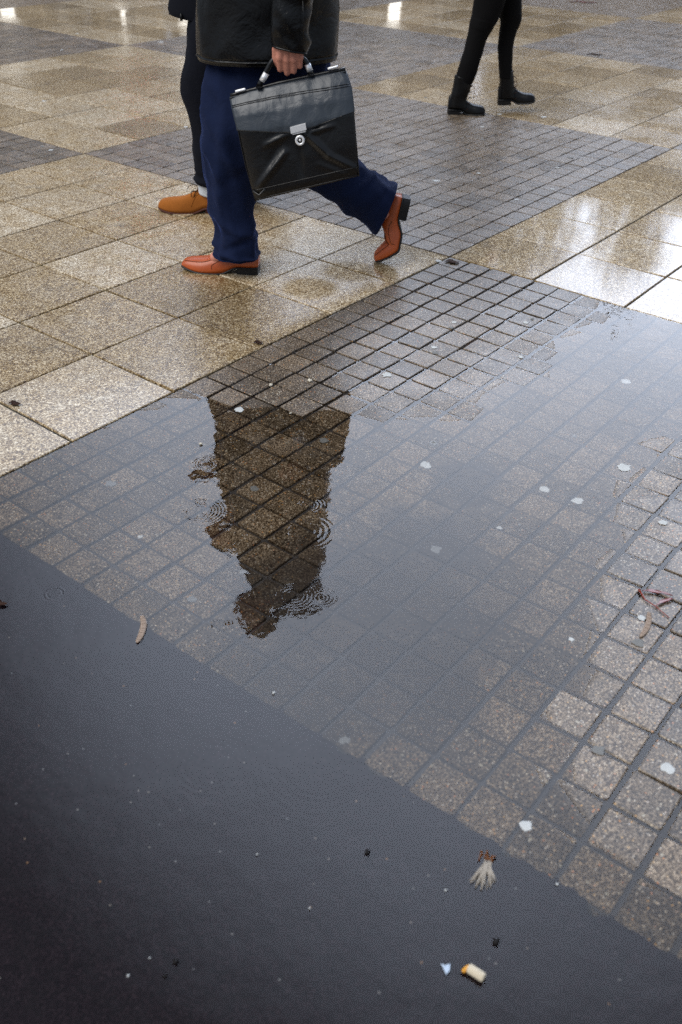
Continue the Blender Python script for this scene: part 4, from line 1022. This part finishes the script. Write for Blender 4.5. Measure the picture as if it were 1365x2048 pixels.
def litter(name, label, cat, px, py, mat, pts, thick, group=None):
    """small flat shard through outline pixels"""
    o0 = at0(px, py); P = [at0(x, y) - o0 for x, y in pts]; n_ = len(P); c = sum(P, Vector()) / n_
    top = [p + Vector((0, 0, thick)) for p in P]; mb = MB(); mb.add([Vector((p.x, p.y, 0)) for p in P] + [Vector((p.x * .94 + c.x * .06, p.y * .94 + c.y * .06, thick + .2 * thick * math.sin(k * 2))) for k, p in enumerate(P)] + [c + Vector((0, 0, thick * 1.2))],
        [(k, (k+1) % n_, n_ + (k+1) % n_, n_ + k) for k in range(n_)] + [(n_ + k, n_ + (k+1) % n_, 2 * n_) for k in range(n_)])
    o = mb.build(name, mat, None, False); o.location = o0; return tag(o, label, cat, group)
MAT['butt'] = cloth('cream_filter_paper', (.55, .48, .36), .8); MAT['buttor'] = cloth('orange_tipping', (.60, .28, .04), .7); MAT['bluebit'] = cloth('pale_blue_plastic', (.40, .48, .58), .4)
MAT['pebble'] = cloth('dark_pebble', (.006, .005, .005), .6)
# cigarette end
c0_ = at0(952, 1950); r = empty('cigarette_end', c0_); tag(r, 'squashed cream cigarette end with an orange crumb on the asphalt', 'cigarette end')
a = at0(936, 1941) - c0_; b = at0(968, 1962) - c0_
a.z = b.z = .005
MB().tube([a, a.lerp(b, .1), a.lerp(b, .9), b], [.0058, .0072, .0072, .0062], 12).build('filter', MAT['butt'], r)
t_ = at0(928, 1946) - c0_; t2_ = at0(936, 1940) - c0_; t_.z = t2_.z = .004
MB().capsule(t_, t2_, .0035, .0038, 8).build('crumb', MAT['buttor'], r)
litter('plastic_chip', 'small pale blue plastic chip left of the cigarette end', 'litter', 892, 1938, MAT['bluebit'], [(882,1930), (890,1934), (901,1930), (900,1944), (893,1953), (888,1942)], .002)
for (px, py, r_, lb) in ((352, 1925, 6, 'larger of two dark pebbles on the asphalt at lower left'), (331, 1954, 4, 'smaller of two dark pebbles on the asphalt at lower left'), (735, 1706, 6, 'dark pebble alone on the asphalt below the setts'), (993, 1885, 8, 'broken dark pebble on the asphalt below the torn feather')):
    p = at0(px, py); s_ = r_ / FPX * proj(p)[2]; o = MB().capsule((-s_ * .2, 0, 0), (s_ * .2, 0, 0), s_ * .9, s_ * .8, 12).build('pebble', MAT['pebble']); o.location = p; tag(o, lb, 'pebble')
for i, (px, py, r_) in enumerate(((257,1953,2.6),(892,1782,2.4),(1115,1770,2.6),(300,1918,1.8),(548,1387,3.0),(515,1710,1.8),(620,1818,2.0))):
    if not r_: continue
    p = at0(px, py); s_ = r_ / FPX * proj(p)[2]; o = MB().capsule((-s_ * .25, 0, 0), (s_ * .25, 0, 0), s_, s_ * .8, 8).build('grit', MAT['gum']); o.location = p; tag(o, 'tiny pale grit speck on the wet asphalt', 'grit', 'pale grit specks on the asphalt')
# frayed feather / plant tuft
c0_ = at0(978, 1745); r = empty('torn_feather', c0_); tag(r, 'frayed pale feather with a brown root lying on the asphalt', 'feather')
MAT['tuft'] = cloth('frayed_fibre', (.34, .30, .25), .7); MAT['root'] = cloth('brown_root', (.16, .06, .02), .7)
rr = random.Random(5)
for i in range(26):
    x0, y0 = 975 + rr.uniform(-7, 10), 1722 + rr.uniform(-4, 8); k = i / 25
    x1, y1 = 938 + 52 * k + rr.uniform(-4, 4), 1755 + 30 * math.sin(PI * (.15 + k * .7)) * rr.uniform(.5, 1) + rr.uniform(-4, 3)
    P = [at0(x0, y0) - c0_, at0((x0+x1)/2 + rr.uniform(-3, 3), (y0+y1)/2 + rr.uniform(-2, 2), .004) - c0_, at0(x1, y1, .001) - c0_]
    MB().tube([Vector(p) for p in catmull(P, 7)], [.0005, .0009, .0009, .0008, .0007, .0005, .0003], 5).build('strand', MAT['tuft'], r)
for i in range(9):
    x0, y0 = 972 + rr.uniform(-8, 16), 1716 + rr.uniform(-5, 8)
    P = [at0(x0, y0) - c0_, at0(x0 + rr.uniform(-6, 6), y0 + rr.uniform(-8, 4), .004) - c0_, at0(x0 + rr.uniform(-8, 10), y0 + rr.uniform(-6, 10)) - c0_]
    MB().tube([Vector(p) for p in catmull(P, 6)], .0010, 5).build('root', MAT['root'], r)
# leaves and crumbs
def dead(px, py, w, h, label, mat=None):
    p = at0(px, py); r = empty('dead_leaf', p); tag(r, label, 'leaf'); leaflet([(px - w, py), (px - w*.3, py - h*.4), (px + w*.3, py + h*.3), (px + w, py)], h / FPX * proj(p)[2] * 1.6, r, mat or MAT['leafred'], p)
dead(1168, 5, 28, 4, 'dark red leaf lying at the top right'); dead(1190, 110, 16, 3, 'dark wet leaf on the pale slabs at the upper right', MAT['lace']); dead(517, 690, 9, 4, 'brown scrap on the slab above the setts', MAT['lace'])
dead(905, 527, 14, 5, 'brown wet leaf scrap on the corner sett behind the rear shoe', MAT['lace']); dead(30, 812, 12, 5, 'brown curled scrap in the slab joint at the far left', MAT['lace']); dead(2, 1210, 14, 4, 'dark leaf in the water at the left edge', MAT['lace'])
MAT['crumb'] = cloth('bread_crumb', (.6, .55, .45), .9)
for (px, py, r_, lb) in ((619, 765, 5, 'cream crumb on the setts between the rings and the slabs'), (541, 774, 5, 'two-toned crumb on a sett under the front foot'), (402, 889, 3.5, 'thin yellowish crumb in the water left of the dark reflection'), (581, 828, 3, 'tiny green crumb inside the dark reflection')):
    p = at0(px, py); s_ = r_ / FPX * proj(p)[2]
    mb = MB(); [mb.capsule((rr.uniform(-s_, s_) * .7, rr.uniform(-s_, s_) * .6, s_ * .2), (rr.uniform(-s_, s_) * .5, rr.uniform(-s_, s_) * .5, s_ * .3), s_ * .45, s_ * .4, 8) for _ in range(4)]
    o = mb.build('crumb', MAT['crumb']); o.location = p; tag(o, lb, 'crumb')
